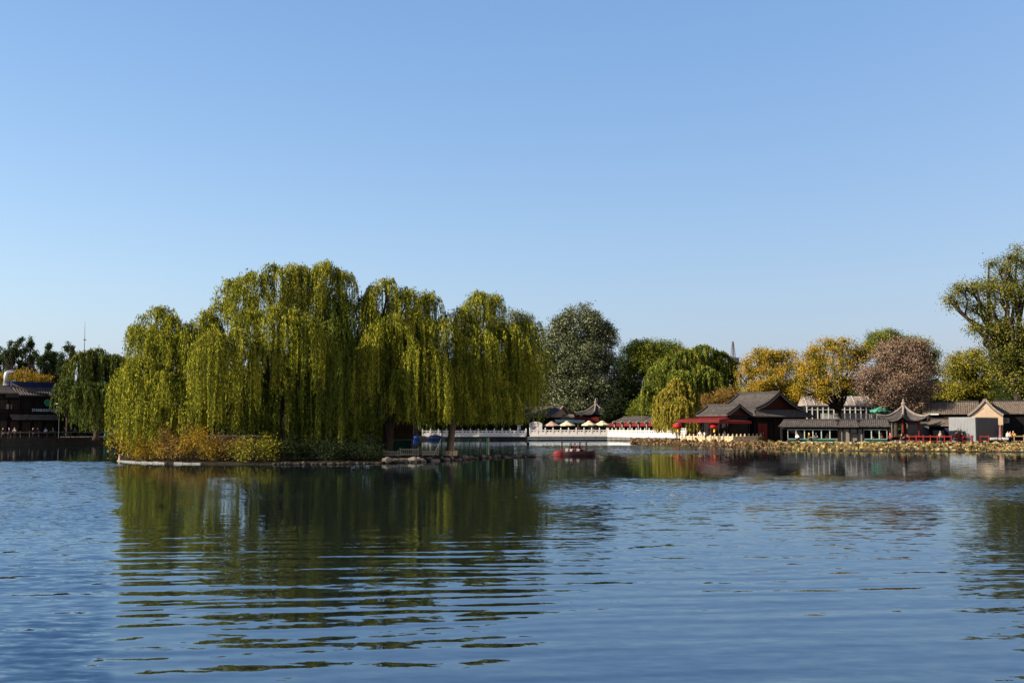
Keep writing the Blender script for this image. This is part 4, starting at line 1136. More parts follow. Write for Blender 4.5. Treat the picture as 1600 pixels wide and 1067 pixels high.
MB().box((fx(1330.5), .12, 1.05), (fx(1350) - fx(1311), .1, 2.1)).build('panel_wall', 'grey_plaster', cor)
for px in (1311, 1318, 1329, 1341, 1349): MB().box((fx(px), -.02, 1.05), (.22, .2, 2.1)).build('post', 'timber', cor)
MB().box((fx(1337), .02, 1.1), (.9, .06, .7)).build('dark_panel', 'black_metal', cor)

# ---- roof terrace with white glass house
tb = thing('terrace_block', 'flat building whose roof terrace carries the white glass house', 'building', atz(1255, 206, .5), 0)
TW = (1392 - 1255) * 206 / FPX
MB().box((TW / 2, 6, 1.9), (TW, 12, 3.8)).build('wall', 'grey_plaster', tb); MB().box((TW / 2, 5.9, 3.86), (TW + .4, 12.3, .12)).build('roof', 'concrete', tb)
pf = thing('picket_fence', 'white picket fence along the roof terrace edge', 'fence', atz(1283, 206.4, 4.42), 0)
FW = (1362 - 1262) * 206 / FPX
for z in (.25, .8): MB().box((FW / 2, .05, z), (FW, .05, .08)).build('rail', 'white_paint', pf)
mb = MB(); k = 0
while k * .2 < FW: mb.box((k * .2, 0, .5), (.1, .03, 1.0)); k += 1
mb.build('pickets', 'white_paint', pf)
gh = thing('glass_house', 'white framed glass house with pale sloping roof on the roof terrace', 'building', atz(1261, 211, 4.42), 0)
HW = (1362 - 1261) * 211 / FPX
for i in range(13):
    o = MB().box((HW * i / 12, 0, 1.2), (.17, .17, 2.4)).build('post', 'white_paint', gh)
for i in range(12): MB().box((HW * (i + .5) / 12, .06, 1.1), (HW / 12 - .18, .03, 2.1)).build('pane', 'glass', gh)
MB().box((HW / 2, 0, 2.36), (HW + .3, .22, .26)).box((HW / 2, 0, 1.75), (HW, .1, .1)).build('eave_beam', 'white_paint', gh)
MB().prism([(-.3, 2.5), (6.2, 2.5), (3.2, 4.3), (2.4, 4.3)], 'x', -.2, HW + .2).build('roof', 'glass_roof', gh)
mb = MB()
for i in range(9): mb.beam((HW * i / 8, -.25, 2.58), (HW * i / 8, 2.5, 4.38), .09, .09)
mb.build('glazing_bars', 'white_paint', gh)
MB().box((HW / 2, 3, 1.2), (HW - .1, 5.6, 2.35)).build('back_wall', 'dark_wall', gh)
tp = thing('green_canopy', 'crumpled green tarpaulin canopy left of the pointed pavilion', 'canopy', atz(1377, 200, .5), .2)
for sx in (-1, 1):
    for sy in (-1, 1): MB().tube([(sx * 1.4, sy * 1.2, 0), (sx * 1.4, sy * 1.2, 4.7)], .05, 6).build('pole', 'steel', tp)
G = []
for i in range(9):
    row = []
    for j in range(7):
        x, y = -1.6 + i * .4, -1.4 + j * .467
        row.append((x, y, 6.1 - 1.0 * max(abs(x) / 1.6, abs(y) / 1.4) ** 1.3 + random.uniform(-.14, .14)))
    G.append(row)
mb = MB().grid(G); mb.grid([[(p[0], p[1], p[2] - .05) for p in r_] for r_ in G]); mb.build('tarpaulin', 'tarp_green', tp)

# ---- houses on the right bank
def simple_house(label, p0, p1, zE, zR, depth, roofmat, wallmat='dark_wall', name='tiled_house', ov=.5):
    rz, L = line_frame(p0, p1)
    r = thing(name, label, 'building', p0, rz)
    mb = MB()
    corr(mb, (-.3, -ov, zE), (L + .3, -ov, zE), (-.3, depth / 2, zR), (L + .3, depth / 2, zR), .1)
    corr(mb, (L + .3, depth + ov, zE), (-.3, depth + ov, zE), (L + .3, depth / 2 + .05, zR), (-.3, depth / 2 + .05, zR), .1)
    ro = mb.build('roof', roofmat, r); MB().tube([(-.3, depth / 2 + .02, zR + .03), (L + .3, depth / 2 + .02, zR + .03)], .17, 8).build('ridge', 'ridge_tile', ro)
    MB().prism([(0, -.3), (depth, -.3), (depth, zE - .2), (depth / 2, zR - .35), (0, zE - .2)], 'x', 0, L).build('wall', wallmat, r)
    return r, L
hA, LA = simple_house('brown tiled house with broad roof left of the beige gable', atz(1446, 194, .5), atz(1529, 191, .5), 4.75, 6.75, 8, 'brown_tile')
MB().box((1.4, -.62, 4.62), (1.7, .1, .25)).build('white_fascia', 'white_paint', hA)
for k in range(3): window(hA, .8 + k * 2.4, 2.4 + k * 2.4, .9, 2.7, -.03, 'timber', 2, 1)
hB, LB = simple_house('brown tiled house running out of the right edge of the photo', atz(1566, 190, .5), atz(1690, 188, .5), 4.75, 6.8, 8, 'brown_tile')
for k in range(3): window(hB, 3.2 + k * 3, 5 + k * 3, .9, 2.7, -.03, 'timber', 2, 1)
lt, LL_ = simple_house('small low house with short tiled roof beside the grey corrugated box', atz(1452, 190.5, .5), atz(1486, 188, .5), 2.75, 3.7, 3.2, 'brown_tile')
MB().box((LL_ * .45, -.04, 1.2), (1.9, .06, 1.4)).build('pale_panel', 'grey_plaster', lt)
window(lt, LL_ * .72, LL_ * .95, .5, 2.2, -.03, 'navy', 1, 0)
gw = thing('garden_wall', 'pale plastered garden wall behind the pavilion columns', 'wall', atz(1418, 192, .5), 0)
MB().box((1.9, 0, 1.5), (3.8, .3, 3.0)).build('wall', 'grey_plaster', gw); MB().prism([(-.4, 3.0), (.4, 3.0), (0, 3.35)], 'x', -.1, 3.9).build('coping', 'tile', gw)

gb = thing('gable_house', 'house with beige plastered curved gable facing the lake', 'building', atz(1541, 188.2, .5), R(-21))
hwG, zEg, zRg = 2.6, 4.35, 6.95
gl = thing  # (alias kept short)
mb = MB()
corr(mb, (hwG + .1, -.1, zEg), (hwG + .1, 8, zEg), (.12, -.1, zRg), (.12, 8, zRg), .1)
corr(mb, (-hwG - .1, 8, zEg), (-hwG - .1, -.1, zEg), (-.12, 8, zRg), (-.12, -.1, zRg), .1)
ro = mb.build('roof', 'tile', gb)
MB().tube([(0, -.1, zRg), (0, 8, zRg)], .25, 8).build('ridge', 'ridge_tile', ro)
poly = []
for j in range(9):
    v = j / 8; poly.append((-hwG * (1 - v), zEg + (zRg - .2 - zEg) * v - .1 * (zRg - zEg) * math.sin(math.pi * v)))
poly += [(-p[0], p[1]) for p in poly[-2::-1]]
MB().prism([(-hwG, -.3)] + poly + [(hwG, -.3)], 'y', 0, 7.8).build('wall', 'beige_plaster', gb)
for s in (-1, 1):
    mb = MB(); pts = []
    for j in range(9):
        v = j / 8; pts.append(V3((s * (hwG + .12) * (1 - v), -.12, zEg + (zRg - zEg) * v - .1 * (zRg - zEg) * math.sin(math.pi * v) + .05)))
    for a, b in zip(pts, pts[1:]): mb.beam(a, b + (b - a) * .04, .3, .34)
    mb.build('barge', 'pale_ridge', gb)
    mb = MB(); pts2 = [p + V3((0, .03, -.32)) for p in pts]
    for a, b in zip(pts2, pts2[1:]): mb.beam(a, b + (b - a) * .04, .16, .1)
    mb.build('barge_moulding', 'ridge_tile', gb)
MB().box((hwG - .1, -.16, 3.3), (.28, .3, 1.6)).build('pilaster', 'beige_plaster', gb)
MB().beam((-1.9, -.03, 4.3), (-.25, -.03, 5.6), .05, .07).build('cable', 'grey_plaster', gb)

bx = thing('corrugated_shed', 'grey corrugated metal shed in front of the beige gable', 'shed', atz(1525, 183.6, .5), 0)
def corrug(mb, p, q, z0, z1, pitch=.24, amp=.05):
    p, q = V3(p), V3(q); d = q - p; L = d.length; nn = V3((d.y, -d.x, 0)).normalized(); n = int(L / pitch * 2)
    G = []
    for i in range(n + 1):
        o = nn * (amp if i % 2 else 0); a = p + d * (i / n) + o
        G.append([(a.x, a.y, z0), (a.x, a.y, z1)])
    mb.grid(G)
P_l, P_r = (-3.1, 3.1), (4.4, 1.7)
mb = MB(); corrug(mb, (P_l[0], P_l[1], 0), (0, 0, 0), 0, 3.95); mb.build('left_side', 'grey_steel', bx, fix=False)
mb = MB(); corrug(mb, (.04, .02, 0), (P_r[0], P_r[1], 0), 0, 3.9); mb.build('right_side', 'dark_steel', bx, fix=False)  # darker steel than the left side: its shade is in the colour
MB().prism([(0, 0), P_r, (P_r[0] - 3.1, P_r[1] + 3.1), P_l], 'z', 3.92, 4.02).build('roof', 'grey_steel', bx)
MB().prism([(.5, .6), (P_r[0] - .4, P_r[1] + .3), (P_r[0] - 3.0, P_r[1] + 2.6), (P_l[0] + .6, P_l[1] + .2)], 'z', 0, 3.8).build('core', 'dark_wall', bx)
def on_left(t, z): return V3((P_l[0] * (1 - t), P_l[1] * (1 - t), z)) + V3((-.5, -.5, 0)).normalized() * .12
mb = MB(); mb.beam(on_left(.33, 1.45), on_left(.62, 1.45), .05, .75); w = mb.build('window', 'green_paint', bx)
MB().beam(on_left(.44, 1.25) + V3((-.03, -.03, 0)), on_left(.6, 1.25) + V3((-.03, -.03, 0)), .04, .25).build('pane', 'white_paint', w)
ac = thing('air_conditioner', 'grey air conditioner box on the dark wall at the right', 'air conditioner', atz(1572, 189.55, 3.65), 0)
MB().box((0, 0, .4), (.95, .38, .8)).build('casing', 'grey_plaster', ac)
mb = MB(); mb.lathe((0, 0, 0), [(.05, 0), (.3, 0), (.3, .03), (.05, .03)], 14, False); o = mb.build('fan_grille', 'dark_steel', ac); o.rotation_euler = (R(90), 0, 0); o.location = (-.12, -.2, .4)
MB().box((0, .05, -.06), (.8, .3, .1)).build('bracket', 'dark_steel', ac)

# ---- red railings
def railing(label, pts, h, bay, mat='rail_red', low=True, name='railing', z0=.5):
    r = thing(name, label, 'railing', (pts[0][0], pts[0][1], z0), 0, 'railings along the lotus bed')
    o0 = V3((pts[0][0], pts[0][1], 0))
    pm = MB().box((0, 0, h / 2), (.1, .1, h)).box((0, 0, h + .05), (.13, .13, .1)).mesh('post'); pm.materials.append(MATS[mat])
    mb = MB()
    for a, b in zip(pts, pts[1:]):
        a, b = V3((a[0], a[1], 0)) - o0, V3((b[0], b[1], 0)) - o0
        mb.beam(a + V3((0, 0, h - .12)), b + V3((0, 0, h - .12)), .07, .16)
        if low: mb.beam(a + V3((0, 0, .22)), b + V3((0, 0, .22)), .06, .07)
        n = max(1, round((b - a).length / bay))
        for i in range(n + 1):
            o = bpy.data.objects.new('post', pm); COL.objects.link(o); o.parent = r; o.location = a.lerp(b, i / n)
    mb.build('rail', mat, r)
railing('red railing between the pavilion and the burgundy shrub', [atz(1421, 184.3, 0), atz(1487, 184.0, 0)], 1.05, 1.15)
railing('red railing in front of the corrugated shed', [atz(1505, 183.9, 0), atz(1545, 183.8, 0)], 1.05, 1.35)
railing('brown wooden railing at the right edge behind the lotus', [atz(1585, 183.9, 0), atz(1660, 183.8, 0)], 1.1, 1.6, 'wood')
shrub('burgundy dark shrub between the two red railings', 1497, 690, 20, 23, 184.6, .5, 'burgundy_leaf', 5, .22)
shrub('dark green low shrub at the foot of the hall', 1186, 690, 16, 10, 187.4, .5, 'olive_leaf', 6, .2)

# ---- lanterns
def lantern(label, px, py, w, h, Y, zg):
    c = at(px, py, Y); rr = m(w, Y) / 2; hh = m(h, Y) / 2; g = V3((c.x, c.y, zg))
    r = thing('lantern', label, 'lantern', g, 0, 'red lanterns on the terrace')
    z = c.z - zg
    MB().tube([(.0, rr + .25, 0), (0, rr + .25, z + hh + .35), (0, 0, z + hh + .35), (0, 0, z + hh)], .04, 6).build('post', 'black_metal', r)
    pr = []
    for k in range(9):
        t = -math.pi / 2 + math.pi * k / 8; pr.append((max(.12, rr * math.cos(t) ** .8 if math.cos(t) > 0 else .12), hh * math.sin(t)))
    MB().lathe((0, 0, z), pr, 16).build('shade', 'bright_red', r, True)
    MB().lathe((0, 0, z), [(rr * .42, hh * .93), (rr * .42, hh * 1.06), (.05, hh * 1.1)], 12).build('cap', 'pale_ridge', r)
    MB().lathe((0, 0, z - hh), [(.04, -.55), (.16, -.5), (.1, -.1), (.2, 0)], 10).build('tassel', 'cloth_yellow', r)
lantern('red lantern above the corner of the white and beige balustrades', 1059, 665.5, 15, 9, 192, .62)
lantern('red lantern nearer to the hall under the awning', 1116, 665.5, 15, 9, 184.3, .62)

# ---- far towers
tw = thing('office_tower', 'distant glass tower with lattice antenna above the green willow', 'tower', atz(1147, 900, 0), .3)
MB().box((0, 0, 26), (10, 10, 52)).build('wall', 'glass_far', tw); MB().box((0, 0, 53), (11, 11, 2.4)).build('crown_band', 'dark_red', tw)
MB().box((0, 0, 56), (7, 7, 4)).build('roof_box', 'concrete', tw)
mb = MB()
for k in range(5): mb.box((0, 0, 59 + k * 2), (3 - k * .4, 3 - k * .4, .35))
for sx in (-1, 1):
    for sy in (-1, 1): mb.beam((sx * 1.5, sy * 1.5, 57.5), (sx * .3, sy * .3, 71), .4, .4)
mb.build('antenna', 'concrete', tw)
ms = thing('radio_mast', 'thin grey mast rising beyond the left bank poplars', 'mast', atz(128, 1500, 0))
MB().tube([(0, 0, 0), (0, 0, 104)], [3.6, 1.5], 8).build('shaft', 'grey_steel', ms); MB().tube([(0, 0, 103.5), (0, 0, 143)], [.9, .25], 6).build('needle', 'grey_steel', ms)
mb = MB()
for z in (100, 104, 118): mb.lathe((0, 0, z), [(2.2, 0), (2.2, 1.2)], 10)
mb.build('platforms', 'grey_steel', ms)

# ================================================================== left bank shops
s0 = atz(-42, 184, 1.1); s1 = atz(95, 193.5, 1.1)
rz, SLn = line_frame(s0, s1)
shop = thing('shop_building', 'two storey shaded timber shop building with tiled bands and a lettered sign', 'building', s0, rz)
sx = lambda px: SLn * (px + 42) / 137.0
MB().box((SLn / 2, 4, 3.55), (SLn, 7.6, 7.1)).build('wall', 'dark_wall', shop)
mb = MB()
corr(mb, (sx(22), -.7, 7.15), (SLn + .5, -.7, 7.15), (sx(22), 2.2, 8.55), (SLn + .5, 2.2, 8.55), .08, .4, .1)
corr(mb, (SLn + .5, 8.6, 7.15), (sx(22), 8.6, 7.15), (SLn + .5, 5.2, 8.55), (sx(22), 5.2, 8.55), .08, .4, .1)
roof = mb.build('roof', 'tile', shop)
MB().box(((sx(22) + SLn) / 2 + .2, 3.7, 8.95), (SLn - sx(22) + .6, 3.2, 1.0)).build('ridge', 'navy', roof)  # dark blue block in place of the shadow over the upper roof
mb = MB(); corr(mb, (-.5, -.6, 7.4), (sx(21), -.6, 7.4), (-.5, 3.8, 9.0), (sx(21), 3.8, 9.0), .08); corr(mb, (sx(21), 8.4, 7.4), (-.5, 8.4, 7.4), (sx(21), 3.9, 9.0), (-.5, 3.9, 9.0), .08)
mb.build('roof', 'ridge_tile', shop)
mb = MB(); pts = [V3((sx(20), 2.4, 9.2)), V3((sx(28), 1.4, 8.6)), V3((sx(40), .4, 7.9)), V3((sx(56), -.5, 7.45)), V3((sx(70), -.85, 7.3))]
for a, b in zip(pts, pts[1:]): mb.beam(a, b + (b - a) * .03, .22, .34)
mb.build('verge', 'ridge_tile', shop)
mb = MB(); corr(mb, (sx(12), -1.3, 3.2), (sx(85), -1.3, 3.2), (sx(12), -.1, 3.9), (sx(85), -.1, 3.9), .05, .36, .09); mb.build('canopy_roof', 'brown_tile', shop)
MB().box((SLn / 2, .12, 6.75), (SLn, .16, .5)).build('eave_beam', 'timber', shop)
MB().box((SLn / 2, .1, 4.35), (SLn, .2, .25)).build('floor_beam', 'timber', shop)
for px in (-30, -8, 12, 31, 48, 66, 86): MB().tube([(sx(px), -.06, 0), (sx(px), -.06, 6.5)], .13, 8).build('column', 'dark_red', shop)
for px in (-19, 2, 21, 40, 58, 77):
    window(shop, sx(px) - .75, sx(px) + .75, 4.75, 6.35, .16, 'timber', 3, 2); window(shop, sx(px) - .75, sx(px) + .75, .5, 2.9, .16, 'timber', 2, 1)
MB().box((sx(11), .1, 5.2), (.9, .06, .8)).build('menu_board', 'concrete', shop)
MB().box((sx(14), -.5, 7.0), (2.2, .1, .55)).build('shop_sign', 'black_metal', shop)
fc = bpy.data.curves.new('sign_text', 'FONT'); fc.body = 'STARBUCKS COFFEE'; fc.size = .62; fc.extrude = .03; fc.align_x = 'CENTER'; fc.space_character = 1.12
fo = bpy.data.objects.new('sign_text', fc); COL.objects.link(fo); bpy.context.view_layer.update()
me = bpy.data.meshes.new_from_object(fo.evaluated_get(bpy.context.evaluated_depsgraph_get())); bpy.data.objects.remove(fo)
sg = link('sign_lettering', me, 'sign_letters', shop)
wtxt = max(v.co.x for v in me.vertices) - min(v.co.x for v in me.vertices)
sg.scale = ((sx(95) - sx(48)) / wtxt, 1, 1); sg.rotation_euler = (R(90), 0, 0); sg.location = (sx(70), -.26, 4.45)
rd = MB().lathe((0, 0, 0), [(.02, 0), (.58, 0), (.58, .06), (.02, .06)], 20).build('roundel', 'roundel_green', shop); rd.rotation_euler = (R(90), 0, 0); rd.location = (sx(71), -.2, 5.95)
MB().lathe((0, 0, 0), [(.52, .061), (.54, .061), (.54, .075), (.52, .075)], 20, False).build('ring', 'white_paint', rd)

d = thing('exhaust_duct', 'bent silver exhaust duct on the left shop roof', 'duct', shop.location + V3((0, 0, 0)), rz)
lx = sx(16)
MB().tube([(lx, 3.6, 8.4), (lx, 3.6, 10.4), (lx + .06, 3.6, 10.75), (lx + .35, 3.6, 11.0), (lx + .75, 3.6, 11.08), (lx + 1.3, 3.6, 11.0)], .33, 12).build('pipe', 'steel', d, True)
MB().tube([(lx + .85, 3.2, 9.1), (lx + .85, 3.2, 9.5), (lx + 1.2, 3.0, 9.62), (lx + 1.3, 2.6, 8.6)], .2, 10).build('side_pipe', 'steel', d, True)
MB().box((lx, 3.6, 8.9), (.9, .9, .25)).build('collar', 'steel', d)

lp = thing('street_lamp', 'street lamp with white head before the shaded shop', 'street lamp', atz(91.5, 185, 1.1))
MB().tube([(0, 0, 0), (0, 0, 5.55)], .055, 8).build('pole', 'dark_steel', lp)
MB().box((-.42, 0, 5.62), (.85, .3, .2)).build('lamp_head', 'white_paint', lp)
ks = thing('kiosk', 'teal kiosk glimpsed at the left edge of the island', 'kiosk', atz(171, 203, 1.1), .4)
MB().box((0, 0, 1.25), (1.7, 1.4, 2.5)).build('wall', 'teal', ks); MB().prism([(-1.05, 2.5), (1.05, 2.5), (0, 2.9)], 'y', -.9, .9).build('roof', 'dark_steel', ks)
window(ks, -.5, .5, 1.0, 1.9, -.73, 'white_paint', 0, 0)
qr = []
for px in range(-60, 186, 12): qr.append(atz(px, float(np.interp(px, [e[0] for e in EDGE], [e[1] for e in EDGE])) + .2, 0))
r_ = railing('dark railing on top of the left bank quay wall', [qr[0], qr[10], qr[-1]], 1.0, 1.6, 'dark_steel', True, 'railing', 1.2)

# ================================================================== people
dg_cache = {}
def skin_mesh(name, verts, edges, sub=1):
    me = bpy.data.meshes.new(name); me.from_pydata([v[0] for v in verts], edges, [])
    o = bpy.data.objects.new(name, me); COL.objects.link(o)
    md = o.modifiers.new('skin', 'SKIN'); md.use_smooth_shade = True
    if not me.skin_vertices: 
        bpy.context.view_layer.objects.active = o; bpy.ops.object.skin_root_mark()
    for i, v in enumerate(verts):
        sv = me.skin_vertices[0].data[i]; r = v[1]; sv.radius = (r, r) if not hasattr(r, '__len__') else r; sv.use_root = (i == 0)
    if sub:
        s = o.modifiers.new('sub', 'SUBSURF'); s.levels = sub; s.render_levels = sub
    bpy.context.view_layer.update()
    ev = o.evaluated_get(bpy.context.evaluated_depsgraph_get())
    m2 = bpy.data.meshes.new_from_object(ev); m2.name = name
    bpy.data.objects.remove(o)
    return m2

class Skel:
    def __init__(s): s.v = []; s.e = []
    def p(s, co, r, par=None):
        s.v.append((tuple(co), r)); i = len(s.v) - 1
        if par is not None: s.e.append((par, i))
        return i

def hand(sk, wrist, d, par, side):
    """palm and five separate curled fingers"""
    d = V3(d).normalized(); w = V3(wrist); sd_ = d.cross(V3((0, 1, .3))).normalized() * side
    palm = sk.p(w + d * .06, .03, par)
    for k, ln in ((-1.5, .062), (-.5, .075), (.5, .078), (1.5, .068)):
        b = sk.p(w + d * .1 + sd_ * k * .02, .011, palm); c = sk.p(w + d * (.1 + ln * .55) + sd_ * k * .021 + V3((0, -.012, 0)), .009, b)
        sk.p(w + d * (.1 + ln) + sd_ * k * .021 + V3((0, -.035, 0)), .008, c)
    t = sk.p(w + d * .045 - sd_ * .035 + V3((0, -.015, 0)), .012, palm); sk.p(w + d * .09 - sd_ * .052 + V3((0, -.03, 0)), .009, t)

POSES = {}
def pose(kind):
    """meshes (body, top, trousers, shoes, hair) of a figure facing -y, feet or seat at the origin"""
    if kind in POSES: return POSES[kind]
    sit = kind.startswith('sit')
    zp = .5 if sit else .93
    lean = .08 if sit else .0
    if kind == 'stand_lean': lean = .16
    def torso(sk, f):
        a = sk.p((0, 0, zp), (.15 * f, .11 * f)); b = sk.p((0, -lean * .3, zp + .2), (.14 * f, .1 * f), a)
        c = sk.p((0, -lean * .8, zp + .4), (.17 * f, .115 * f), b); n = sk.p((0, -lean, zp + .52), .075 * f, c)
        return a, c, n
    def arms(sk, c, f, hands):
        for s in (-1, 1):
            sh = sk.p((s * .185, -lean * .9, zp + .46), .06 * f, c)
            if kind == 'stand': el, wr = (s * .25, .03, zp + .18), (s * .24, -.1, zp - .04)
            elif kind == 'walk': el, wr = (s * .24, s * .12, zp + .19), (s * .22, s * .1 - .14, zp + .0)
            else: el, wr = (s * .26, -.1 - lean, zp + .2), (s * .15, -.33 - lean, zp + .2)
            e = sk.p(el, .046 * f, sh); w = sk.p(wr, .034 * f, e)
            if hands: hand(sk, wr, V3(wr) - V3(el), w, s)
    def legs(sk, a, f, ext):
        for s in (-1, 1):
            hp = sk.p((s * .09, 0, zp - .06), .095 * f, a)
            if sit: kn, an, to = (s * .13, -.42, zp + .02), (s * .12, -.44, .06), (s * .13, -.6, .04)
            elif kind == 'walk': kn, an, to = (s * .1, -.12 * s - .05, .5), (s * .09, -.24 * s + .04, .09), (s * .1, -.24 * s - .12, .04)
            else: kn, an, to = (s * .105, -.03, .5), (s * .1, .02, .08), (s * .12, -.15, .04)
            k = sk.p(kn, .062 * f, hp); n = sk.p(an, .044 * f, k)
            if ext: sk.p(to, .04, n)
    sk = Skel(); a, c, n = torso(sk, .93)
    nk = sk.p((0, -lean - .01, zp + .6), .055, n); h0 = sk.p((0, -lean - .025, zp + .67), (.07, .08), nk); h1 = sk.p((0, -lean - .03, zp + .76), (.078, .095), h0); sk.p((0, -lean - .02, zp + .82), (.06, .07), h1)
    no = sk.p((0, -lean - .12, zp + .70), .016, h0)
    for s in (-1, 1): sk.p((s * .085, -lean - .02, zp + .71), .014, h0)
    arms(sk, c, .92, True); legs(sk, a, .92, True)
    body = skin_mesh('body', sk.v, sk.e)
    sk = Skel(); a, c, n = torso(sk, 1.1); arms(sk, c, 1.22, False); top = skin_mesh('jacket', sk.v, sk.e)
    sk = Skel(); a = sk.p((0, 0, zp + .04), (.155, .12)); legs(sk, a, 1.15, False); tr = skin_mesh('trousers', sk.v, sk.e)
    sk = Skel(); a = sk.p((0, -lean + .03, zp + .72), (.082, .08)); b = sk.p((0, -lean + .0, zp + .80), (.092, .1), a); sk.p((0, -lean - .05, zp + .83), (.07, .06), b); hr = skin_mesh('hair', sk.v, sk.e)
    body.materials.clear(); body.materials.append(MATS['skin'])
    POSES[kind] = (body, top, tr, hr); return POSES[kind]

def person(label, loc, kind='stand', rz=0.0, top='black', bottom='black', hair='hair_black', group=None, scale=1.0, hat=None):
    body, tp_, tr_, hr_ = pose(kind)
    r = thing('person', label, 'person', loc, rz, group); r.scale = (scale,) * 3
    o = bpy.data.objects.new('body', body); COL.objects.link(o); o.parent = r
    for nm, me, mt in (('jacket', tp_, 'cloth_' + top), ('trousers', tr_, 'cloth_' + bottom), ('hair', hr_, hair)):
        m2 = me.copy(); m2.materials.clear(); m2.materials.append(MATS[mt])
        o = bpy.data.objects.new(nm, m2); COL.objects.link(o); o.parent = r
    if hat:
        zp = .5 if kind.startswith('sit') else .93
        MB().lathe((0, -.04, zp + .76), [(.12, 0), (.125, .06), (.1, .12), (.03, .15)], 12).box((0, -.16, zp + .775), (.16, .12, .02)).build('hat', 'cloth_' + hat, r)
    return r

# along the red railings and the pavilion (right bank)
def rb(px, dy=.9): return atz(px, 184 + dy, .5)
person('white haired person in dark clothes sitting on the pavilion edge', atz(1408, 184.9, .55), 'sit', .5, 'black', 'black', 'hair_grey')
person('grey haired person in brown standing behind the red railing', rb(1469.5), 'stand', 0, 'tan', 'navy', 'hair_grey')
person('person in dark blue beside the burgundy shrub near the shed window', rb(1506, 1.0), 'sit', .6, 'navy', 'black')
person('person in black leaning at the corner of the grey shed', rb(1519.5, 1.0), 'stand_lean', .8, 'black', 'black')
person('person in a pale pink coat bending next to the one in black', rb(1526.5, 1.2), 'stand_lean', -1.2, 'pink', 'grey')
person('person in white standing behind the white table', atz(1550, 185.9, .5), 'stand', .2, 'white', 'black')
person('seated person in dark red beside the white table', atz(1554.5, 185.2, .5), 'sit', 1.5, 'red', 'navy')
person('person in a white jacket right of the closed parasol', atz(1575, 185.0, .5), 'stand', -.3, 'white', 'denim')
person('person in a pink top and dark trousers at the end of the railing', atz(1578.5, 184.6, .5), 'walk', 1.2, 'pink', 'black')
person('person in a bright yellow jacket near the right edge', atz(1582.5, 184.9, .5), 'stand_lean', .2, 'yellow', 'black', scale=1.06)
person('person with a pink hat sitting at the low pavilion bench', atz(1391, 184.6, .55), 'sit', 0, 'red', 'black', hat='pink')
for px, lab, tp_, hat in ((1246, 'person in white in the second window bay of the corridor', 'white', None), (1264, 'person with an orange yellow hat in the corridor window bays', 'olive', 'yellow'),
                         (1275, 'person with a white hat in the corridor window bays', 'grey', 'white'), (1293, 'dark clothed person in the last left window bay of the corridor', 'black', None),
                         (1361, 'dark clothed person in the right hand window bays of the corridor', 'navy', None), (1376.5, 'person with a pale pink hat in the right hand window bays of the corridor', 'pink', 'pink')):
    person(lab, atz(px, 186.9 if px < 1330 else 186.0, .53), 'sit', random.uniform(-.6, .6), tp_, 'black', hat=hat, scale=1.05)
# guests behind the far balustrade
for px, lab, tp_, kd in ((868, 'guest in purple seated under the pinkish parasol', 'purple', 'sit'), (880, 'guest in black seated between two parasols', 'black', 'sit'), (893, 'guest in dark red under the second parasol', 'red', 'sit'),
                     (903, 'guest in pink beside the white table cloth', 'pink', 'sit'), (911, 'guest in purple left of the wooden parasol pole', 'purple', 'sit'), (928, 'guest in black right of the wooden parasol pole', 'black', 'stand'),
                     (948, 'guest in grey at the corner of the white balustrade', 'grey', 'stand')):
    person(lab, atz(px, 257.4, .95), kd, random.uniform(-1, 1), tp_, 'black', scale=1.05)
for px, lab, tp_ in ((1094, 'waiter in a white shirt under the red awning', 'white'), (1102, 'second person in white under the red awning', 'white'), (1132, 'person in pale grey on the shaded part of the terrace', 'grey')):
    person(lab, atz(px, 189.5 if px < 1120 else 184.6, .62), 'stand', random.uniform(-.5, .5), tp_, 'black')
# shaded quay on the left: hardly told apart
QL = 'dark clothed person standing in the shade on the left quay'
for i, px in enumerate((4, 14, 23, 51, 58, 84, 101, 110, 118, 141, 147)):
    e = float(np.interp(px, [q[0] for q in EDGE], [q[1] for q in EDGE]))
    person(QL, atz(px, e + 1.0 + (i % 3) * .5, 1.1), ('stand', 'walk', 'stand_lean')[i % 3], random.uniform(-2, 2), ('black', 'navy', 'grey')[i % 3], 'black', group='dark clothed people in the shade on the left quay')
person('person in a white top standing out in the shade under the lettered sign', atz(71, 191, 1.1), 'stand', 0, 'white', 'black')

# cafe furniture at the right
def table(label, px, Y, z, mat='white_paint', w=1.0, group='cafe tables by the lotus'):
    r = thing('cafe_table', label, 'table', atz(px, Y, z), 0, group)
    MB().box((0, 0, .74), (w, .8, .04)).build('table_top', 'wood', r)
    for sx_ in (-1, 1):
        for sy in (-1, 1): MB().box((sx_ * (w / 2 - .06), sy * .33, .36), (.05, .05, .72)).build('leg', 'dark_steel', r)
    c = MB().box((0, 0, .58), (w + .06, .86, .37)).mesh('cloth'); c.materials.append(MATS[mat])
    o = bpy.data.objects.new('tablecloth', c); COL.objects.link(o); o.location = r.location; tag(o, label.replace('table', 'cloth') + ', draped to half height', 'tablecloth', 'white table cloths')
table('white table left of the closed parasol', 1551, 184.7, .5); table('white table between closed parasol and red railing', 1559, 184.8, .5, w=.8)
table('pale table right of the closed parasol', 1570, 184.7, .5, 'white_stone', .8)
table('white table behind the far balustrade between the parasols', 899, 257.6, .95, w=1.4, group='tables behind the far balustrade')
cp = thing('closed_parasol', 'closed pale pink parasol standing by the brown railing', 'parasol', atz(1563.5, 184.9, .5))
MB().tube([(0, 0, 0), (0, 0, 2.75)], .035, 8).build('pole', 'wood', cp); MB().lathe((0, 0, 0), [(.3, 0), (.3, .07), (.06, .12)], 12).build('base', 'dark_steel', cp)
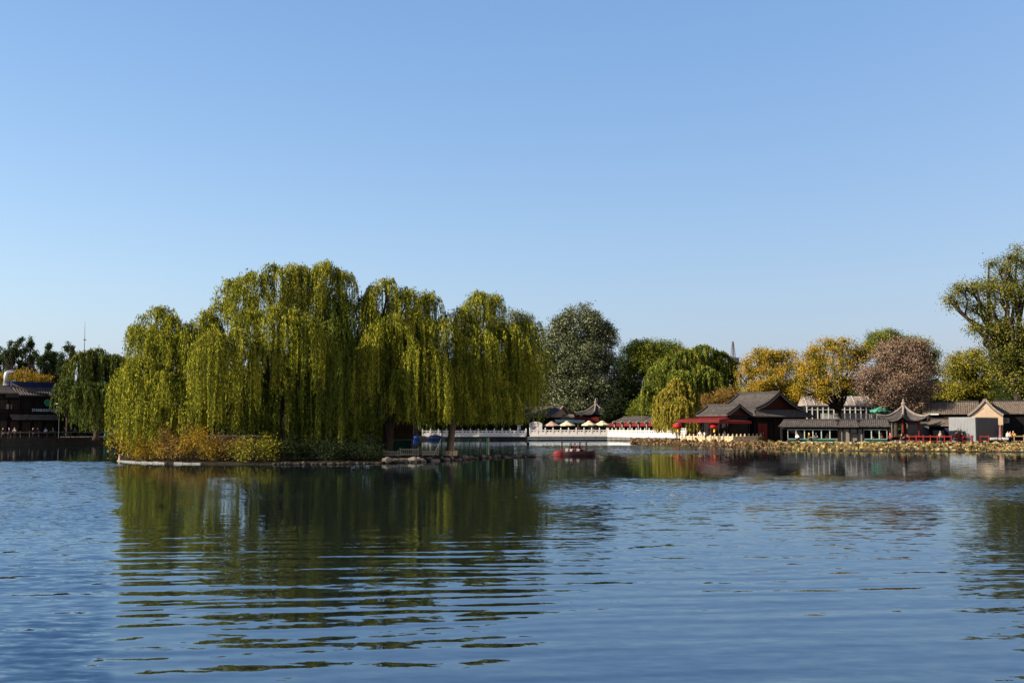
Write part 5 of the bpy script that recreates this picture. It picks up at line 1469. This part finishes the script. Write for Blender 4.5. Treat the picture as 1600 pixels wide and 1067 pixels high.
MB().lathe((0, 0, 0), [(.2, .75), (.27, .85), (.21, 1.3), (.17, 1.7), (.2, 2.1), (.14, 2.45), (.04, 2.75)], 9).build('canopy', 'maroon_canvas', cp)

# ================================================================== electric boat
BY = 116.0
g = atz(897.5, BY, 0)
boat = thing('pleasure_boat', 'small open pleasure boat with red bow, dark hull and flat canopy', 'boat', g, 0)
ST = [(-2.12, .42, .42), (-2.02, .55, .45), (-1.6, .72, .47), (-1.15, .8, .48), (0, .82, .48), (1.0, .8, .5), (1.7, .72, .53), (2.1, .5, .58)]
def hull_part(a, b, name, mat):
    G = []
    for x, hw, zt in ST[a:b]:
        G.append([(x, -hw * .86, zt - .1), (x, -hw, zt), (x, -hw * 1.04, zt - .06), (x, -hw * .98, .14), (x * .97, -hw * .8, -.15), (x * .97, hw * .8, -.15), (x, hw * .98, .14), (x, hw * 1.04, zt - .06), (x, hw, zt), (x, hw * .86, zt - .1)])
    mb = MB().grid(G); mb.f.append(tuple(range(10))); n = len(mb.v); mb.f.append(tuple(range(n - 10, n))[::-1])
    return mb.build(name, mat, boat, True)
hull_part(0, 4, 'bow', 'boat_red'); hull_part(3, 8, 'hull', 'boat_dark')
mb = MB(); mb.prism([(-2.02, -.4), (-1.6, -.66), (-1.16, -.74), (-1.16, .74), (-1.6, .66), (-2.02, .4)], 'z', .42, .53); mb.prism([(-1.7, .53), (-1.18, .53), (-1.18, .7), (-1.3, .68)], 'y', -.5, .5)
mb.build('foredeck', 'boat_red', boat)
MB().box((.5, 0, .2), (3.0, 1.4, .06)).build('floor', 'boat_dark', boat)
MB().box((1.65, 0, .5), (.7, 1.2, .05)).build('stern_deck', 'grey_steel', boat)
for x in (-1.28, 1.25):
    for y in (-.66, .66): MB().tube([(x, y, .42), (x + (.03 if x < 0 else -.03), y, 1.42)], .035, 8).build('canopy_post', 'black_metal', boat)
mb = MB(); G = []
for i in range(11):
    x = -1.4 + i * .28; row = []
    for j in range(7):
        y = -.78 + j * .26; row.append((x, y, 1.5 - .06 * (abs(y) / .78) ** 2 - .03 * abs(x / 1.4) ** 4))
    G.append(row)
mb.grid(G); mb.grid([[(p[0], p[1], p[2] - .05) for p in q] for q in G])
mb.box((0, -.78, 1.41), (2.82, .03, .06)); mb.box((0, .78, 1.41), (2.82, .03, .06)); mb.build('canopy', 'dark_steel', boat)
def seat(x, y, rzz=0):
    s = MB().box((x, y, .42), (.36, .36, .07)).box((x, y, .3), (.26, .26, .2)).build('seat', 'white_paint', boat)
    MB().beam((x + (.2 if rzz == 0 else -.2), y, .45), (x + (.26 if rzz == 0 else -.26), y, .72), .3, .05).build('backrest', 'white_paint', s)
for x, y in ((-1.0, -.4), (-.62, -.4), (-1.0, .4), (.1, -.42)): seat(x, y)
seat(.75, .3, 1)
st = MB().tube([(-1.15, .3, .4), (-1.2, .3, .75)], .03, 8).build('steering_column', 'black_metal', boat)
mb = MB(); mb.tube([(-1.2 + .02 * math.cos(t), .3 + .16 * math.sin(t), .77 + .16 * math.cos(t)) for t in [k * math.pi / 8 for k in range(17)]], .015, 6); mb.build('steering_wheel', 'black_metal', st)
bz = g.z + .2
person('dark clothed passenger at the left in the pleasure boat', g + V3((-.25, .1, bz - .12)), 'sit', -1.4, 'black', 'black', scale=.92)
person('passenger in a red top in the middle of the pleasure boat', g + V3((.08, -.1, bz - .12)), 'sit', -.4, 'red', 'navy', scale=.9)
person('passenger in dark red with black hair at the right in the boat', g + V3((.5, .15, bz - .1)), 'sit', 1.35, 'red', 'black', scale=.94)

# ================================================================== island furniture
hut = thing('wooden_hut', 'dark brown windowless hut on the island under the willows', 'hut', atz(615, 106, .45), .05)
HWd = m(60, 106)
MB().box((0, 1.2, 2.35), (HWd, 2.4, 2.1)).build('wall', 'olive_wood', hut)
MB().box((0, 1.2, .65), (HWd - .2, 2.2, 1.25)).build('skirting', 'green_paint', hut)
MB().box((0, 1.15, 1.28), (HWd + .15, 2.6, .08)).build('ledge', 'concrete', hut)
mb = MB()
for k in range(12): mb.box((-HWd / 2 + .15 + k * HWd / 12, -.01, 2.35), (.03, .03, 2.0))
mb.build('batten', 'timber', hut)
for s in (-1, 1): MB().box((s * (HWd / 2 - .05), -.1, .65), (.16, .16, 1.22)).build('post', 'concrete', hut)
MB().prism([(-.3, 3.4), (2.7, 3.4), (2.7, 3.6), (-.3, 3.75)], 'x', -HWd / 2 - .15, HWd / 2 + .15).build('roof', 'timber', hut)
MB().box((-HWd / 2 + .5, -.03, 3.1), (.7, .04, .1)).build('sign_plate', 'concrete', hut)

def low_fence(label, p, q, h=.4, mat='grey_plaster'):  # white fence in a grey tone that carries the willow shade
    rz, L = line_frame(p, q); r = thing('low_fence', label, 'fence', p, rz, 'low white fences on the island shore')
    MB().box((L / 2, 0, h - .04), (L, .06, .08)).box((L / 2, 0, .12), (L, .05, .06)).build('rail', mat, r)
    mb = MB()
    for k in range(int(L / .16)): mb.box((.08 + k * .16, 0, h / 2 - .01), (.05, .04, h - .1))
    mb.build('pickets', mat, r)
    for x in (0, L): MB().box((x, 0, h / 2 + .05), (.09, .09, h + .1)).build('post', mat, r)
low_fence('low white fence in front of the hut on the island', atz(592, 95.5, .48), atz(622, 95.5, .48))
low_fence('tall low white fence right of the hut on the island', atz(625, 95.7, .48), atz(653, 96.2, .48), .6)
low_fence('low white fence reaching to the green pole', atz(660, 97.3, .45), atz(684, 98.7, .45), .4)
gp = thing('green_pole', 'thin green pole with a stay beside the lit curtain willow', 'pole', atz(690.5, 99.0, .4))
MB().tube([(0, 0, -.2), (0, 0, 2.4)], .06, 8).build('pole', 'green_paint', gp); MB().tube([(-.02, 0, 1.6), (-.75, -.05, 0)], .035, 6).build('stay', 'steel', gp)
nf = thing('net_fence', 'green net enclosure around the right end of the island', 'fence', atz(648, 103.5, .3))
NP = [(648, 103.5), (690, 102.5), (725, 105.5), (759, 110.0), (764, 114)]
NW = [atz(a, b, .3) - nf.location for a, b in NP]
for i, (a, b) in enumerate(zip(NW, NW[1:])):
    n = max(1, int((b - a).length / 1.2))
    G = []
    for k in range(n * 4 + 1):
        p = a.lerp(b, k / (n * 4)); G.append([(p.x, p.y + random.gauss(0, .02), .05), (p.x, p.y, 1.5)])
    o = MB().grid(G).build('net', 'green_net', nf, fix=False)
    for k in range(n + 1):
        if k == 0 and i: continue
        MB().tube([a.lerp(b, k / n) + V3((0, -.04, -.3)), a.lerp(b, k / n) + V3((0, -.04, 1.55))], .035, 6).build('post', 'green_paint' if k % 3 else 'pale_bark', nf)
    MB().beam(a + V3((0, -.04, 1.53)), b + V3((0, -.04, 1.53)), .04, .04).build('top_rail', 'green_paint', nf)
pl = thing('tree_planter', 'round pale stone ring about the trunk of the lit curtain willow', 'planter', atz(702, 102.6, .35))
mb = MB()
for k in range(14):
    t = 2 * math.pi * k / 14; mb.box((.62 * math.cos(t), .62 * math.sin(t), .22), (.2, .26, .44), t)
mb.lathe((0, 0, 0), [(.5, 0), (.72, 0), (.72, .1), (.5, .1)], 14); mb.build('stone_ring', 'beige_stone', pl)
MB().lathe((0, 0, .1), [(.01, .2), (.5, .2), (.5, .0)], 12).build('soil', 'soil', pl)
sp = thing('stump', 'weathered brown stump at the left tip of the island', 'stump', atz(187.5, 97.3, .0))
mb = MB(); mb.lathe((0, 0, -.2), [(.2, 0), (.17, .3), (.13, .6), (.15, .78), (.05, .8)], 9); mb.tube([(.05, 0, .3), (.22, -.05, .62), (.3, -.06, .8)], [.08, .06, .03], 6); mb.build('wood', 'wood', sp)

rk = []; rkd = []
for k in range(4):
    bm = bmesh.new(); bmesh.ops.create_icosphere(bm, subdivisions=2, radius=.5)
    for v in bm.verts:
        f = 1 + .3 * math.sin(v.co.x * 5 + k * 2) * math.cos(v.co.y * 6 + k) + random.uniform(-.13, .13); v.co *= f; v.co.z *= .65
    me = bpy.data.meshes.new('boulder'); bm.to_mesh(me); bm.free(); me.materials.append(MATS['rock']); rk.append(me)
    m2 = me.copy(); m2.materials.clear(); m2.materials.append(MATS['shade_rock']); rkd.append(m2)
def rock(px, Y, z, s, label, group, ms=None):
    o = bpy.data.objects.new('boulder', random.choice(ms or rk)); COL.objects.link(o); o.location = atz(px, Y, z); o.scale = (s * random.uniform(.8, 1.4), s, s * random.uniform(.7, 1.1))
    o.rotation_euler = (0, 0, random.uniform(0, 6)); tag(o, label, 'boulder', group)
ip = [a[0] for a in ISL]; iy = [a[1] for a in ISL]
for k in range(46):
    px = 600 + 238 * (k + random.random() * .8) / 46
    Y = float(np.interp(px, ip, iy)) + random.uniform(-.7, .5)
    rock(px, Y, random.uniform(.0, .16) if px > 780 else random.uniform(.02, .3), random.uniform(.3, .75) * (.75 if px > 780 else 1), 'brown grey boulder along the rocky right shore of the island', 'boulders along the right shore of the island')
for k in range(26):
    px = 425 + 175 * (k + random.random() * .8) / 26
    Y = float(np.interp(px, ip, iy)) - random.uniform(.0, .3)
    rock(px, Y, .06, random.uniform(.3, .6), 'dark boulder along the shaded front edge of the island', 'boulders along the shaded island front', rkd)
